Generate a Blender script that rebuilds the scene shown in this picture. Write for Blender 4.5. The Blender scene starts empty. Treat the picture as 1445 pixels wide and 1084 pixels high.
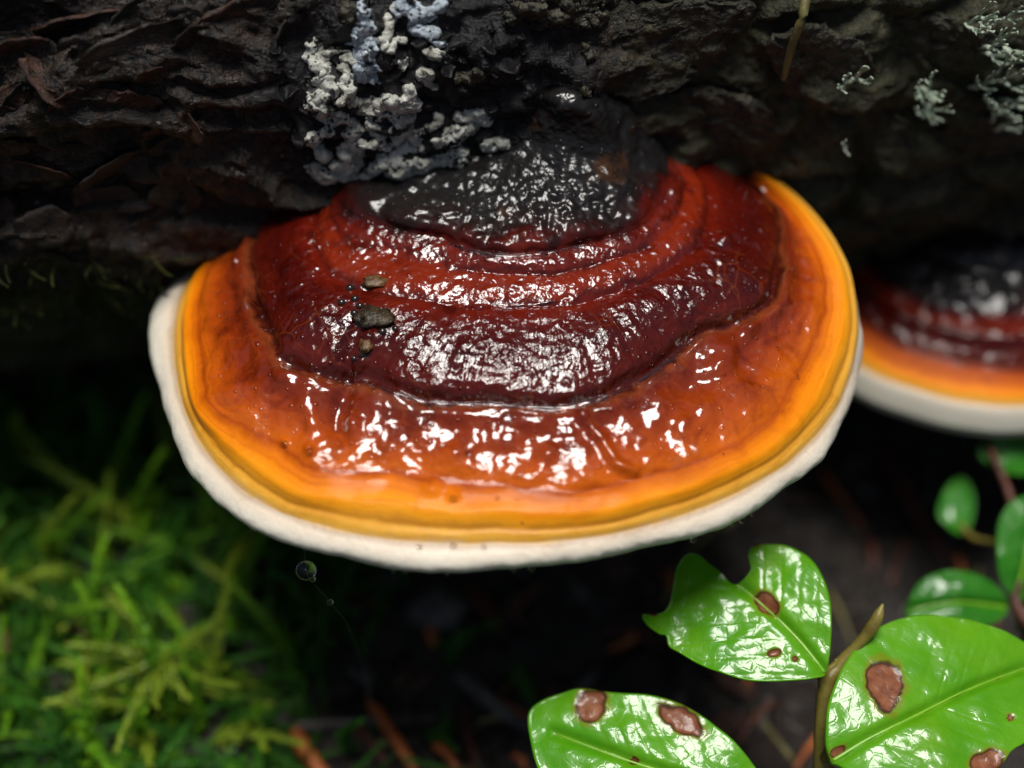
import bpy, math, random
import numpy as np
from mathutils import Vector, Matrix
from mathutils.bvhtree import BVHTree

# ------------------------------------------------------------------ scene, camera, light
# one Blender unit is one centimetre: this is a close-up of a thing 6 cm wide
S = bpy.context.scene
S.unit_settings.system = 'METRIC'
S.unit_settings.scale_length = 0.01
COL = S.collection
random.seed(7)
RNG = np.random.default_rng(7)

PITCH = math.radians(45.0)
CAM_DIST = 13.5
FOCUS = 12.75
LENS = 36.0 / (2 * 4.25 / 12.8)
CAM = Vector((0, -CAM_DIST * math.cos(PITCH), CAM_DIST * math.sin(PITCH)))
cd = bpy.data.cameras.new('camera')
cam = bpy.data.objects.new('camera', cd)
COL.objects.link(cam)
cam.location = CAM
cam.rotation_euler = (math.pi / 2 - PITCH, 0, 0)
cd.lens = LENS
cd.sensor_width = 36
cd.clip_start = 0.1
cd.clip_end = 3000
cd.dof.use_dof = True
cd.dof.focus_distance = FOCUS
cd.dof.aperture_fstop = 0.098
S.camera = cam

SUN_ELEV = math.radians(87)
SUN_AZ = math.radians(175)          # light falls almost straight down through a gap in the canopy
world = bpy.data.worlds.new('World')
S.world = world
world.use_nodes = True
wn = world.node_tree
bg = wn.nodes['Background']
sky = wn.nodes.new('ShaderNodeTexSky')
sky.sky_type = 'NISHITA'
sky.sun_disc = False
sky.sun_elevation = SUN_ELEV
sky.sun_rotation = SUN_AZ
sky.air_density = 1.0
sky.dust_density = 3.0
wn.links.new(sky.outputs[0], bg.inputs[0])
bg.inputs[1].default_value = 0.05

sd = bpy.data.lights.new('sun', 'SUN')
sd.energy = 4.5
sd.angle = math.radians(22)
sd.color = (1.0, 0.97, 0.92)
sun = bpy.data.objects.new('sun', sd)
COL.objects.link(sun)
sdir = Vector((math.sin(SUN_AZ) * math.cos(SUN_ELEV), math.cos(SUN_AZ) * math.cos(SUN_ELEV), math.sin(SUN_ELEV)))
sun.rotation_euler = (-sdir).to_track_quat('-Z', 'Y').to_euler()
sun.location = (0, -10, 40)

S.view_settings.view_transform = 'Standard'
S.view_settings.look = 'None'
S.view_settings.gamma = 1
S.view_settings.use_curve_mapping = False
S.view_settings.exposure = -0.27

# ------------------------------------------------------------------ plan coordinates -> rays
W, H = 1445.0, 1084.0
HALF = 18.0 / LENS
Fv = Vector((0, math.cos(PITCH), -math.sin(PITCH)))
Uv = Vector((0, math.sin(PITCH), math.cos(PITCH)))
fa, ua, ca = np.array(Fv), np.array(Uv), np.array(CAM)


def rays(px, py):
    px = np.asarray(px, float); py = np.asarray(py, float)
    a = (px - W / 2) / (W / 2) * HALF
    b = -(py - H / 2) / (W / 2) * HALF
    d = fa + a[..., None] * np.array([1., 0, 0]) + b[..., None] * ua
    return d


def at_z(px, py, z):
    d = rays(px, py)
    k = (np.asarray(z) - ca[2]) / d[..., 2]
    return ca + k[..., None] * d


def at_depth(px, py, depth):
    return Vector(ca + depth * rays(px, py))


def on_plane(px, py, p0, n):
    d = rays(px, py)
    n = np.array(n)
    k = ((np.array(p0) - ca) @ n) / (d @ n)
    return ca + k[..., None] * d


def to_plan(P):
    r = P - ca
    dz = r @ fa
    return W / 2 + (r[..., 0] / dz) / HALF * W / 2, H / 2 - ((r @ ua) / dz) / HALF * W / 2

# ------------------------------------------------------------------ numpy noise
_perm = np.random.default_rng(11).permutation(256)
_perm = np.concatenate([_perm, _perm, _perm])
_grad = np.random.default_rng(12).normal(size=(256, 3))
_grad /= np.linalg.norm(_grad, axis=1)[:, None]


def perlin(p):
    p = np.asarray(p, float)
    i = np.floor(p).astype(int)
    f = p - i
    i &= 255
    u = f * f * f * (f * (f * 6 - 15) + 10)
    out = 0
    for dx in (0, 1):
        wx = u[..., 0] if dx else 1 - u[..., 0]
        for dy in (0, 1):
            wy = u[..., 1] if dy else 1 - u[..., 1]
            for dz in (0, 1):
                wz = u[..., 2] if dz else 1 - u[..., 2]
                h = _perm[_perm[_perm[(i[..., 0] + dx) & 255] + ((i[..., 1] + dy) & 255)] + ((i[..., 2] + dz) & 255)]
                g = _grad[h]
                out = out + wx * wy * wz * (g[..., 0] * (f[..., 0] - dx) + g[..., 1] * (f[..., 1] - dy) + g[..., 2] * (f[..., 2] - dz))
    return out * 1.5


def fbm(p, octv=4, gain=0.5, ridged=False):
    p = np.asarray(p, float)
    a, s, o = 1.0, 0.0, 0
    for k in range(octv):
        n = perlin(p + 17.3 * k)
        if ridged:
            n = 1 - 2 * np.abs(n)
        s = s + a * n
        o += a
        a *= gain
        p = p * 2.03
    return s / o


def worley(p, jitter=0.9):
    p = np.asarray(p, float)
    i = np.floor(p).astype(int)
    f = p - i
    d1 = np.full(p.shape[:-1], 9.0); d2 = d1.copy()
    for dx in (-1, 0, 1):
        for dy in (-1, 0, 1):
            for dz in (-1, 0, 1):
                h = _perm[_perm[_perm[(i[..., 0] + dx) & 255] + ((i[..., 1] + dy) & 255)] + ((i[..., 2] + dz) & 255)]
                g = _grad[h] * 0.5 * jitter
                v = np.stack([dx + .5 + g[..., 0] - f[..., 0], dy + .5 + g[..., 1] - f[..., 1], dz + .5 + g[..., 2] - f[..., 2]], -1)
                d = np.sqrt((v * v).sum(-1))
                n1 = np.minimum(d1, d)
                d2 = np.minimum(np.maximum(d1, d), d2)
                d1 = n1
    return d1, d2


def sstep(a, b, x):
    t = np.clip((x - a) / (b - a), 0, 1)
    return t * t * (3 - 2 * t)

# ------------------------------------------------------------------ materials
def new_mat(name, rough=0.5, color=(.5, .5, .5), spec=0.5):
    m = bpy.data.materials.new(name)
    m.use_nodes = True
    b = m.node_tree.nodes['Principled BSDF']
    b.inputs['Base Color'].default_value = (*color, 1)
    b.inputs['Roughness'].default_value = rough
    b.inputs['Specular IOR Level'].default_value = spec
    return m, m.node_tree, b


def nd(nt, typ, ins=None, **props):
    n = nt.nodes.new('ShaderNode' + typ)
    for k, v in props.items():
        setattr(n, k, v)
    for k, v in (ins or {}).items():
        if isinstance(v, bpy.types.NodeSocket):
            nt.links.new(v, n.inputs[k])
        else:
            n.inputs[k].default_value = v
    return n


def attr(nt, name):
    return nt.nodes.new('ShaderNodeAttribute'), name


def A(nt, name, out='Fac'):
    n = nt.nodes.new('ShaderNodeAttribute')
    n.attribute_name = name
    return n.outputs[out]


def ramp(nt, fac, stops, interp='LINEAR'):
    n = nt.nodes.new('ShaderNodeValToRGB')
    cr = n.color_ramp
    cr.interpolation = interp
    while len(cr.elements) < len(stops):
        cr.elements.new(0.5)
    for e, (p, c) in zip(cr.elements, stops):
        e.position = p
        e.color = (*c, 1) if len(c) == 3 else c
    if fac is not None:
        nt.links.new(fac, n.inputs[0])
    return n.outputs[0]


def mth(nt, op, a, b=None, c=None, clamp=False):
    n = nt.nodes.new('ShaderNodeMath')
    n.operation = op
    n.use_clamp = clamp
    for i, v in enumerate((a, b, c)):
        if v is None:
            continue
        if isinstance(v, bpy.types.NodeSocket):
            nt.links.new(v, n.inputs[i])
        else:
            n.inputs[i].default_value = v
    return n.outputs[0]


def mixc(nt, fac, a, b, blend='MIX'):
    n = nt.nodes.new('ShaderNodeMix')
    n.data_type = 'RGBA'
    n.blend_type = blend
    for i, v in ((0, fac), (6, a), (7, b)):
        if isinstance(v, bpy.types.NodeSocket):
            nt.links.new(v, n.inputs[i])
        else:
            n.inputs[i].default_value = (*v, 1) if isinstance(v, tuple) and len(v) == 3 else v
    return n.outputs[2]


def noise(nt, vec, scale, detail=4, rough=0.55, dist=0.0, out='Fac'):
    n = nd(nt, 'TexNoise', {'Scale': scale, 'Detail': detail, 'Roughness': rough, 'Distortion': dist})
    if vec is not None:
        nt.links.new(vec, n.inputs['Vector'])
    return n.outputs[out]


def objco(nt):
    return nt.nodes.new('ShaderNodeTexCoord').outputs['Object']


def smooth01(nt, x, a, b):
    n = nt.nodes.new('ShaderNodeMapRange')
    n.interpolation_type = 'SMOOTHSTEP'
    nt.links.new(x, n.inputs[0])
    n.inputs[1].default_value = a
    n.inputs[2].default_value = b
    return n.outputs[0]


def bump(nt, height, strength, dist, prev=None):
    n = nd(nt, 'Bump', {'Strength': strength, 'Distance': dist})
    nt.links.new(height, n.inputs['Height'])
    if prev is not None:
        nt.links.new(prev, n.inputs['Normal'])
    return n.outputs[0]


def cap_material():
    m, nt, b = new_mat('wet_fungus_cap', 0.2)
    co = objco(nt)
    ring = A(nt, 'ring')
    plan = A(nt, 'plan', 'Vector')
    wet = A(nt, 'wet')
    n1 = noise(nt, co, 1.6, 5, 0.6)
    n2 = noise(nt, co, 7.0, 4, 0.6)
    r = mth(nt, 'ADD', ring, mth(nt, 'MULTIPLY', mth(nt, 'SUBTRACT', n1, 0.5), 0.085))
    r = mth(nt, 'ADD', r, mth(nt, 'MULTIPLY', mth(nt, 'SUBTRACT', n2, 0.5), 0.030))
    r = mth(nt, 'ADD', r, mth(nt, 'MULTIPLY', mth(nt, 'SUBTRACT', noise(nt, co, 1.1, 4, 0.6), 0.46), mth(nt, 'MULTIPLY', mth(nt, 'MULTIPLY', smooth01(nt, ring, 0.72, 0.84), mth(nt, 'SUBTRACT', 1.0, smooth01(nt, ring, 0.88, 0.95))), 0.30)))
    base = ramp(nt, r, [
        (0.00, (.74, .66, .50)), (0.06, (.78, .69, .54)), (0.098, (.74, .60, .46)), (0.112, (.52, .38, .27)), (0.126, (.62, .36, .10)),
        (0.145, (.72, .37, .045)), (0.165, (.66, .31, .030)), (0.190, (.56, .23, .018)), (0.215, (.78, .30, .010)), (0.250, (.84, .26, .004)),
        (0.285, (.76, .195, .003)), (0.312, (.60, .13, .003)), (0.332, (.38, .062, .003)), (0.352, (.54, .105, .004)),
        (0.390, (.40, .062, .004)), (0.430, (.25, .031, .004)), (0.478, (.16, .017, .004)), (0.496, (.20, .040, .012)),
        (0.508, (.05, .006, .003)), (0.545, (.085, .0060, .002)), (0.60, (.052, .0035, .002)), (0.65, (.072, .0042, .002)), (0.685, (.13, .008, .002)),
        (0.702, (.08, .006, .003)), (0.72, (.20, .018, .004)), (0.765, (.18, .015, .004)), (0.781, (.07, .006, .003)), (0.80, (.14, .012, .005)),
        (0.845, (.07, .006, .004)), (0.875, (.018, .007, .006)), (0.92, (.012, .011, .011)), (1.0, (.012, .012, .012))])
    gl = nd(nt, 'VectorMath', {0: nd(nt, 'CombineXYZ', {'X': mth(nt, 'MULTIPLY', nd(nt, 'SeparateXYZ', {0: plan}).outputs['X'], 0.9), 'Y': mth(nt, 'MULTIPLY', r, 62.0)}).outputs[0], 1: (3.0, 1.0, 0.0)}, operation='ADD').outputs[0]
    lines = noise(nt, gl, 1.0, 4, 0.65)
    base = mixc(nt, mth(nt, 'MULTIPLY', smooth01(nt, lines, 0.50, 0.68), 0.42), base, mixc(nt, 1.0, base, (.62, .45, .40), 'MULTIPLY'))
    base = mixc(nt, mth(nt, 'MULTIPLY', smooth01(nt, lines, 0.50, 0.32), 0.30), base, mixc(nt, 1.0, base, (1.25, 1.35, 1.3), 'MULTIPLY'))
    # mottling: darker vein-like clouds and paler cracks
    cl = noise(nt, co, 3.2, 6, 0.65, 0.6)
    base = mixc(nt, mth(nt, 'MULTIPLY', smooth01(nt, cl, 0.48, 0.70), mth(nt, 'ADD', 0.18, mth(nt, 'MULTIPLY', smooth01(nt, ring, 0.3, 0.42), 0.55))), base, mixc(nt, 1.0, base, (.35, .22, .25), 'MULTIPLY'))
    vor = nd(nt, 'TexVoronoi', {'Scale': 4.2, 'Randomness': 1.0}, feature='DISTANCE_TO_EDGE')
    nt.links.new(nd(nt, 'VectorMath', {0: co, 1: nd(nt, 'VectorMath', {0: noise(nt, co, 2.2, 2, 0.5, 0, 'Color'), 'Scale': 0.35}, operation='SCALE').outputs[0]}, operation='ADD').outputs[0], vor.inputs['Vector'])
    crack = mth(nt, 'SUBTRACT', 1.0, smooth01(nt, vor.outputs['Distance'], 0.0, 0.05))
    crmask = mth(nt, 'MULTIPLY', crack, smooth01(nt, noise(nt, co, 1.1, 2), 0.5, 0.62))
    inner = mth(nt, 'MULTIPLY', smooth01(nt, ring, 0.27, 0.34), mth(nt, 'SUBTRACT', 1.0, smooth01(nt, ring, 0.66, 0.74)))
    base = mixc(nt, mth(nt, 'MULTIPLY', mth(nt, 'MULTIPLY', crmask, inner), 0.14), base, (.46, .10, .010))
    # pits: small black spore specks
    v2 = nd(nt, 'TexVoronoi', {'Scale': 3.6, 'Randomness': 1.0}, feature='F1')
    nt.links.new(co, v2.inputs['Vector'])
    wn_ = nd(nt, 'TexWhiteNoise', {'Vector': v2.outputs['Position']})
    pit = mth(nt, 'MULTIPLY', mth(nt, 'LESS_THAN', v2.outputs['Distance'], mth(nt, 'MULTIPLY', wn_.outputs['Value'], 0.055)), smooth01(nt, ring, 0.13, 0.16))
    base = mixc(nt, mth(nt, 'MULTIPLY', pit, 0.85), base, (.03, .008, .004))
    # dirty base: brown stains on the black crust
    st = mth(nt, 'MULTIPLY', smooth01(nt, noise(nt, co, 2.3, 5, 0.6), 0.55, 0.7), smooth01(nt, ring, 0.86, 0.92))
    base = mixc(nt, mth(nt, 'MULTIPLY', st, 0.8), base, (.055, .022, .008))
    nt.links.new(base, b.inputs['Base Color'])
    # wet gloss
    ro = mth(nt, 'SUBTRACT', 0.50, mth(nt, 'MULTIPLY', wet, 0.24))
    nt.links.new(mth(nt, 'SUBTRACT', 0.10, mth(nt, 'MULTIPLY', wet, 0.06)), b.inputs['Specular IOR Level'])
    nt.links.new(ro, b.inputs['Roughness'])
    nt.links.new(mth(nt, 'MULTIPLY', wet, 1.0), b.inputs['Coat Weight'])
    nt.links.new(mth(nt, 'ADD', 0.04, mth(nt, 'MULTIPLY', smooth01(nt, ring, 0.85, 0.9), 0.10)), b.inputs['Coat Roughness'])
    b.inputs['Coat IOR'].default_value = 1.6
    # relief
    st_ = nd(nt, 'VectorMath', {0: plan, 1: (9.0, 2.2, 1.0)}, operation='MULTIPLY').outputs[0]
    streak = noise(nt, st_, 1.0, 4, 0.6, 0.5)
    fine = noise(nt, co, 14.0, 3, 0.55, 0.6)
    grain = nd(nt, 'TexVoronoi', {'Scale': 13.0, 'Randomness': 1.0}, feature='SMOOTH_F1')
    nt.links.new(co, grain.inputs['Vector'])
    micro = noise(nt, co, 30.0, 3, 0.6)
    wetn = mth(nt, 'ADD', 0.04, mth(nt, 'MULTIPLY', wet, 0.96))
    h = mth(nt, 'MULTIPLY', streak, mth(nt, 'MULTIPLY', smooth01(nt, ring, 0.48, 0.54), mth(nt, 'SUBTRACT', 1.0, smooth01(nt, ring, 0.66, 0.72))))
    nb = bump(nt, mth(nt, 'MULTIPLY', h, wetn), 0.28, 0.05)
    hh = mth(nt, 'ADD', mth(nt, 'MULTIPLY', fine, 0.6), mth(nt, 'MULTIPLY', grain.outputs['Distance'], 0.7))
    fm = mth(nt, 'ADD', 0.17, mth(nt, 'MULTIPLY', smooth01(nt, ring, 0.49, 0.53), 0.58))
    fm = mth(nt, 'MULTIPLY', fm, mth(nt, 'SUBTRACT', 1.0, mth(nt, 'MULTIPLY', smooth01(nt, ring, 0.84, 0.89), 0.2)))
    fm = mth(nt, 'MULTIPLY', fm, smooth01(nt, noise(nt, co, 2.2, 3), 0.25, 0.7))
    nb = bump(nt, mth(nt, 'MULTIPLY', mth(nt, 'MULTIPLY', hh, wetn), fm), 0.55, 0.075, nb)
    nb = bump(nt, lines, 0.12, 0.025, nb)
    nb = bump(nt, mth(nt, 'MULTIPLY', micro, mth(nt, 'SUBTRACT', 1.0, smooth01(nt, ring, 0.30, 0.36))), 0.12, 0.014, nb)
    dv = nd(nt, 'TexVoronoi', {'Scale': 19.0, 'Randomness': 1.0}, feature='F1')
    nt.links.new(co, dv.inputs['Vector'])
    dw = nd(nt, 'TexWhiteNoise', {'Vector': dv.outputs['Position']})
    dr = mth(nt, 'MULTIPLY', mth(nt, 'POWER', dw.outputs['Value'], 3.0), 0.42)
    drop = mth(nt, 'SQRT', mth(nt, 'MAXIMUM', 0.0, mth(nt, 'SUBTRACT', mth(nt, 'MULTIPLY', dr, dr), mth(nt, 'MULTIPLY', dv.outputs['Distance'], dv.outputs['Distance']))))
    nb = bump(nt, mth(nt, 'MULTIPLY', drop, smooth01(nt, ring, 0.33, 0.42)), 0.7, 0.05, nb)
    nt.links.new(nb, b.inputs['Normal'])
    nt.links.new(nb, b.inputs['Coat Normal'])
    return m


def margin_material():
    m, nt, b = new_mat('pale_fungus_margin', 0.45)
    co = objco(nt)
    ring = A(nt, 'ring')
    n1 = noise(nt, co, 2.0, 4)
    r = mth(nt, 'ADD', ring, mth(nt, 'MULTIPLY', mth(nt, 'SUBTRACT', n1, 0.5), 0.03))
    c = ramp(nt, r, [(0.0, (.64, .62, .50)), (0.03, (.74, .71, .59)), (0.06, (.79, .73, .61)), (0.098, (.74, .63, .49)), (0.112, (.50, .38, .27)), (0.124, (.64, .37, .09))])
    c = mixc(nt, smooth01(nt, noise(nt, co, 14, 4, 0.7), 0.55, 0.8), c, mixc(nt, 1.0, c, (.82, .80, .70), 'MULTIPLY'))
    nt.links.new(c, b.inputs['Base Color'])
    b.inputs['Subsurface Weight'].default_value = 0.25
    b.inputs['Subsurface Radius'].default_value = (.12, .09, .06)
    b.inputs['Subsurface Scale'].default_value = 0.5
    nb = bump(nt, noise(nt, co, 18, 4, 0.6), 0.25, 0.03)
    nt.links.new(nb, b.inputs['Normal'])
    return m


def bark_material(name='wet_bark'):
    m, nt, b = new_mat(name, 0.4)
    co = objco(nt)
    char = A(nt, 'char'); green = A(nt, 'green'); hi = A(nt, 'peak')
    n1 = noise(nt, co, 1.3, 6, 0.65)
    n2 = noise(nt, co, 9.0, 5, 0.65)
    c = ramp(nt, n1, [(0.3, (.003, .003, .002)), (0.48, (.008, .006, .004)), (0.6, (.013, .009, .006)), (0.72, (.028, .013, .007))])
    c = mixc(nt, smooth01(nt, n2, 0.55, 0.75), c, (.036, .031, .025))
    c = mixc(nt, mth(nt, 'MULTIPLY', mth(nt, 'MULTIPLY', hi, smooth01(nt, n2, 0.42, 0.6)), 0.6), c, (.11, .07, .045))
    g = ramp(nt, n2, [(0.35, (.014, .014, .006)), (0.55, (.040, .038, .017)), (0.7, (.085, .078, .045))])
    c = mixc(nt, green, c, g)
    c = mixc(nt, 1.0, c, mixc(nt, green, (.46, .43, .38), (.85, .86, .66)), 'MULTIPLY')
    c = mixc(nt, char, c, (.006, .006, .007))
    # scattered pale crust grains
    v = nd(nt, 'TexVoronoi', {'Scale': 5.5, 'Randomness': 1.0}, feature='F1')
    nt.links.new(co, v.inputs['Vector'])
    wn_ = nd(nt, 'TexWhiteNoise', {'Vector': v.outputs['Position']})
    sp = mth(nt, 'LESS_THAN', v.outputs['Distance'], mth(nt, 'MULTIPLY', wn_.outputs['Value'], 0.16))
    sp = mth(nt, 'MULTIPLY', sp, smooth01(nt, noise(nt, co, 0.9, 2), 0.42, 0.55))
    sp = mth(nt, 'MULTIPLY', sp, mth(nt, 'SUBTRACT', 1.0, char))
    c = mixc(nt, mth(nt, 'MULTIPLY', sp, 0.8), c, (.16, .16, .13))
    nt.links.new(c, b.inputs['Base Color'])
    ro = mth(nt, 'SUBTRACT', 0.27, mth(nt, 'MULTIPLY', char, 0.13))
    nt.links.new(mth(nt, 'ADD', ro, mth(nt, 'MULTIPLY', green, 0.3)), b.inputs['Roughness'])
    nb = bump(nt, n2, 0.7, 0.11)
    nb = bump(nt, noise(nt, co, 24, 4, 0.65), 0.7, 0.05, nb)
    nt.links.new(nb, b.inputs['Normal'])
    return m


def simple(name, lo, hi, scale, rough, bs=0.3, bd=0.03, spec=0.5, bscale=None, split=(0.35, 0.65)):
    m, nt, b = new_mat(name, rough, spec=spec)
    co = objco(nt)
    n = noise(nt, co, scale, 5, 0.6)
    nt.links.new(ramp(nt, n, [(split[0], lo), (split[1], hi)]), b.inputs['Base Color'])
    nt.links.new(bump(nt, noise(nt, co, bscale or scale * 3, 4, 0.6), bs, bd), b.inputs['Normal'])
    return m


def leaf_material(name, dark, lite, gloss=0.35, bumpy=1.0):
    m, nt, b = new_mat(name, gloss)
    co = objco(nt)
    spot = A(nt, 'spot'); vein = A(nt, 'vein')
    n = noise(nt, co, 1.5, 5, 0.6)
    c = ramp(nt, n, [(0.35, dark), (0.7, lite)])
    c = mixc(nt, mth(nt, 'MULTIPLY', vein, 0.4), c, (.22, .36, .03))
    sp = nd(nt, 'TexVoronoi', {'Scale': 5.0}, feature='F1')
    nt.links.new(co, sp.inputs['Vector'])
    wn_ = nd(nt, 'TexWhiteNoise', {'Vector': sp.outputs['Position']})
    dots = mth(nt, 'LESS_THAN', sp.outputs['Distance'], mth(nt, 'MULTIPLY', mth(nt, 'SUBTRACT', wn_.outputs['Value'], 0.6), 0.16))
    c = mixc(nt, mth(nt, 'MULTIPLY', dots, 0.35), c, (.12, .14, .01))
    c = mixc(nt, mth(nt, 'MULTIPLY', smooth01(nt, noise(nt, co, 1.1, 4, 0.6), 0.5, 0.75), 0.5), c, mixc(nt, 1.0, c, (1.5, 1.02, .8), 'MULTIPLY'))
    c = mixc(nt, mth(nt, 'MULTIPLY', smooth01(nt, spot, 0.02, 0.3), 0.7), c, (.26, .27, .012))
    brown = ramp(nt, noise(nt, co, 9, 4), [(0.35, (.22, .065, .028)), (0.7, (.38, .15, .07))])
    rim = mth(nt, 'MULTIPLY', smooth01(nt, spot, 0.32, 0.55), mth(nt, 'SUBTRACT', 1.0, smooth01(nt, spot, 0.6, 0.8)))
    c = mixc(nt, smooth01(nt, spot, 0.42, 0.66), c, brown)
    c = mixc(nt, mth(nt, 'MULTIPLY', rim, 0.8), c, (.035, .012, .008))
    nt.links.new(c, b.inputs['Base Color'])
    nt.links.new(mth(nt, 'SUBTRACT', 0.8, mth(nt, 'MULTIPLY', smooth01(nt, spot, 0.35, 0.5), 0.55)), b.inputs['Coat Weight'])
    b.inputs['Coat Roughness'].default_value = 0.13
    b.inputs['Specular IOR Level'].default_value = 0.25
    nb = bump(nt, noise(nt, co, 3.2, 2, 0.45, 0.4), 0.15 * bumpy, 0.12)
    nb = bump(nt, noise(nt, co, 14, 3, 0.5), 0.08 * bumpy, 0.03, nb)
    net = nd(nt, 'TexVoronoi', {'Scale': 11.0, 'Randomness': 1.0}, feature='DISTANCE_TO_EDGE')
    nt.links.new(co, net.inputs['Vector'])
    nb = bump(nt, smooth01(nt, net.outputs['Distance'], 0.0, 0.12), 0.09 * bumpy, 0.012, nb)
    nt.links.new(nb, b.inputs['Normal'])
    nt.links.new(nb, b.inputs['Coat Normal'])
    tr = nd(nt, 'BsdfTranslucent')
    nt.links.new(mixc(nt, 1.0, c, (.9, 1.0, .4), 'MULTIPLY'), tr.inputs['Color'])
    mx = nd(nt, 'MixShader', {0: 0.3})
    nt.links.new(b.outputs[0], mx.inputs[1])
    nt.links.new(tr.outputs[0], mx.inputs[2])
    nt.links.new(mx.outputs[0], nt.nodes['Material Output'].inputs['Surface'])
    return m


M = {}
M['cap'] = cap_material()
M['margin'] = margin_material()
M['pores'] = simple('pore_surface', (.50, .47, .38), (.62, .58, .48), 12, 0.6, 0.4, 0.02, bscale=40)
M['bark'] = bark_material()
M['flake'] = simple('bark_flake', (.004, .003, .002), (.026, .014, .009), 3.0, 0.42, 0.6, 0.06, bscale=14)
M['flake_red'] = simple('red_bark_flake', (.010, .004, .003), (.075, .030, .017), 4.0, 0.36, 0.6, 0.05, bscale=14)
M['flake_grey'] = simple('grey_bark_plate', (.007, .007, .004), (.050, .045, .026), 5.0, 0.5, 0.8, 0.09, bscale=11)
M['char'] = simple('black_crust', (.005, .005, .006), (.014, .014, .015), 8, 0.2, 0.7, 0.05, bscale=16)
def crust_material(name, lo, hi):
    m, nt, b = new_mat(name, 0.45)
    co = objco(nt)
    n = noise(nt, co, 5, 5, 0.65)
    c = ramp(nt, n, [(0.28, (.02, .02, .018)), (0.38, lo), (0.52, hi)])
    v = nd(nt, 'TexVoronoi', {'Scale': 17.0, 'Randomness': 1.0}, feature='F1')
    nt.links.new(co, v.inputs['Vector'])
    wn_ = nd(nt, 'TexWhiteNoise', {'Vector': v.outputs['Position']})
    sp = mth(nt, 'LESS_THAN', v.outputs['Distance'], mth(nt, 'MULTIPLY', wn_.outputs['Value'], 0.42))
    sp = mth(nt, 'MULTIPLY', sp, smooth01(nt, noise(nt, co, 3.0, 3), 0.34, 0.5))
    c = mixc(nt, mth(nt, 'MULTIPLY', sp, 0.9), c, (.012, .012, .012))
    nt.links.new(c, b.inputs['Base Color'])
    nb = bump(nt, noise(nt, co, 9, 6, 0.7, 1.2), 0.9, 0.12)
    nt.links.new(nb, b.inputs['Normal'])
    return m


M['crust'] = crust_material('white_crust', (.42, .42, .34), (.84, .84, .75))
M['crust_blue'] = crust_material('blue_white_crust', (.42, .50, .58), (.70, .80, .88))
M['lichen'] = simple('grey_green_lichen', (.24, .31, .23), (.46, .54, .42), 6, 0.7, 0.5, 0.03, bscale=20)
M['soil'] = simple('dark_forest_soil', (.006, .005, .004), (.026, .018, .012), 2.2, 0.6, 0.8, 0.1, bscale=9)
M['crumb'] = simple('soil_crumb', (.008, .006, .004), (.065, .045, .02), 14, 0.22, 0.7, 0.03, bscale=30)
M['crumb_tan'] = simple('tan_crumb', (.05, .025, .010), (.17, .085, .028), 14, 0.4, 0.6, 0.02, bscale=30)
M['twig'] = simple('grey_twig', (.03, .025, .022), (.14, .125, .115), 5, 0.6, 0.6, 0.05, bscale=16)
M['twig_red'] = simple('reddish_twig', (.05, .014, .008), (.12, .034, .018), 5, 0.5, 0.5, 0.04, bscale=16)
M['needle'] = simple('orange_needle', (.26, .06, .014), (.50, .15, .035), 4, 0.45, 0.4, 0.03, bscale=16)
M['needle_pale'] = simple('olive_needle', (.10, .09, .025), (.20, .17, .06), 4, 0.5, 0.4, 0.03, bscale=16)
M['moss'] = simple('green_moss', (.06, .20, .004), (.19, .40, .010), 2.0, 0.5, 0.2, 0.02)
M['moss_yellow'] = simple('yellow_green_moss', (.14, .23, .012), (.32, .42, .03), 2.5, 0.5, 0.2, 0.02)
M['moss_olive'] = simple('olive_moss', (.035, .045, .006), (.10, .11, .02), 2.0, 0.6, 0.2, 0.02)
M['moss_deep'] = simple('deep_green_moss', (.014, .085, .004), (.05, .19, .008), 1.5, 0.55, 0.2, 0.02)
M['leaf'] = leaf_material('glossy_leaf', (.085, .36, .004), (.15, .46, .008))
M['leaf_dark'] = leaf_material('dark_glossy_leaf', (.025, .20, .008), (.055, .30, .014), 0.35, 0.7)
M['midrib'] = simple('pale_midrib', (.13, .36, .012), (.22, .44, .03), 4, 0.3, 0.2, 0.02)
M['stem'] = simple('brown_green_stem', (.13, .10, .018), (.24, .20, .04), 4, 0.4, 0.3, 0.03)
m, nt, b = new_mat('water', 0.02, (1, 1, 1))
b.inputs['Transmission Weight'].default_value = 1.0
b.inputs['IOR'].default_value = 1.33
M['water'] = m
M['bead'], nt, b = new_mat('dark_bead', 0.06, (.02, .014, .012), 0.8)
M['silk'] = simple('spider_silk', (.15, .15, .15), (.25, .25, .25), 8, 0.4)

# ------------------------------------------------------------------ object helpers
def mesh_np(name, V, F, smooth=True, attrs=None, normals=None):
    me = bpy.data.meshes.new(name)
    V = np.asarray(V, np.float32); F = np.asarray(F, np.int32)
    me.vertices.add(len(V)); me.vertices.foreach_set('co', V.ravel())
    k = F.shape[1]
    me.loops.add(F.size); me.loops.foreach_set('vertex_index', F.ravel())
    me.polygons.add(len(F))
    me.polygons.foreach_set('loop_start', np.arange(0, F.size, k, dtype=np.int32))
    me.polygons.foreach_set('loop_total', np.full(len(F), k, np.int32))
    me.polygons.foreach_set('use_smooth', np.full(len(F), smooth, bool))
    for an, av in (attrs or {}).items():
        av = np.asarray(av, np.float32)
        if av.ndim == 1:
            me.attributes.new(an, 'FLOAT', 'POINT').data.foreach_set('value', av)
        else:
            me.attributes.new(an, 'FLOAT_VECTOR', 'POINT').data.foreach_set('vector', av.ravel())
    me.update(calc_edges=True)
    if normals is not None:
        me.normals_split_custom_set_from_vertices(np.asarray(normals, np.float32))
    return me


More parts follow.
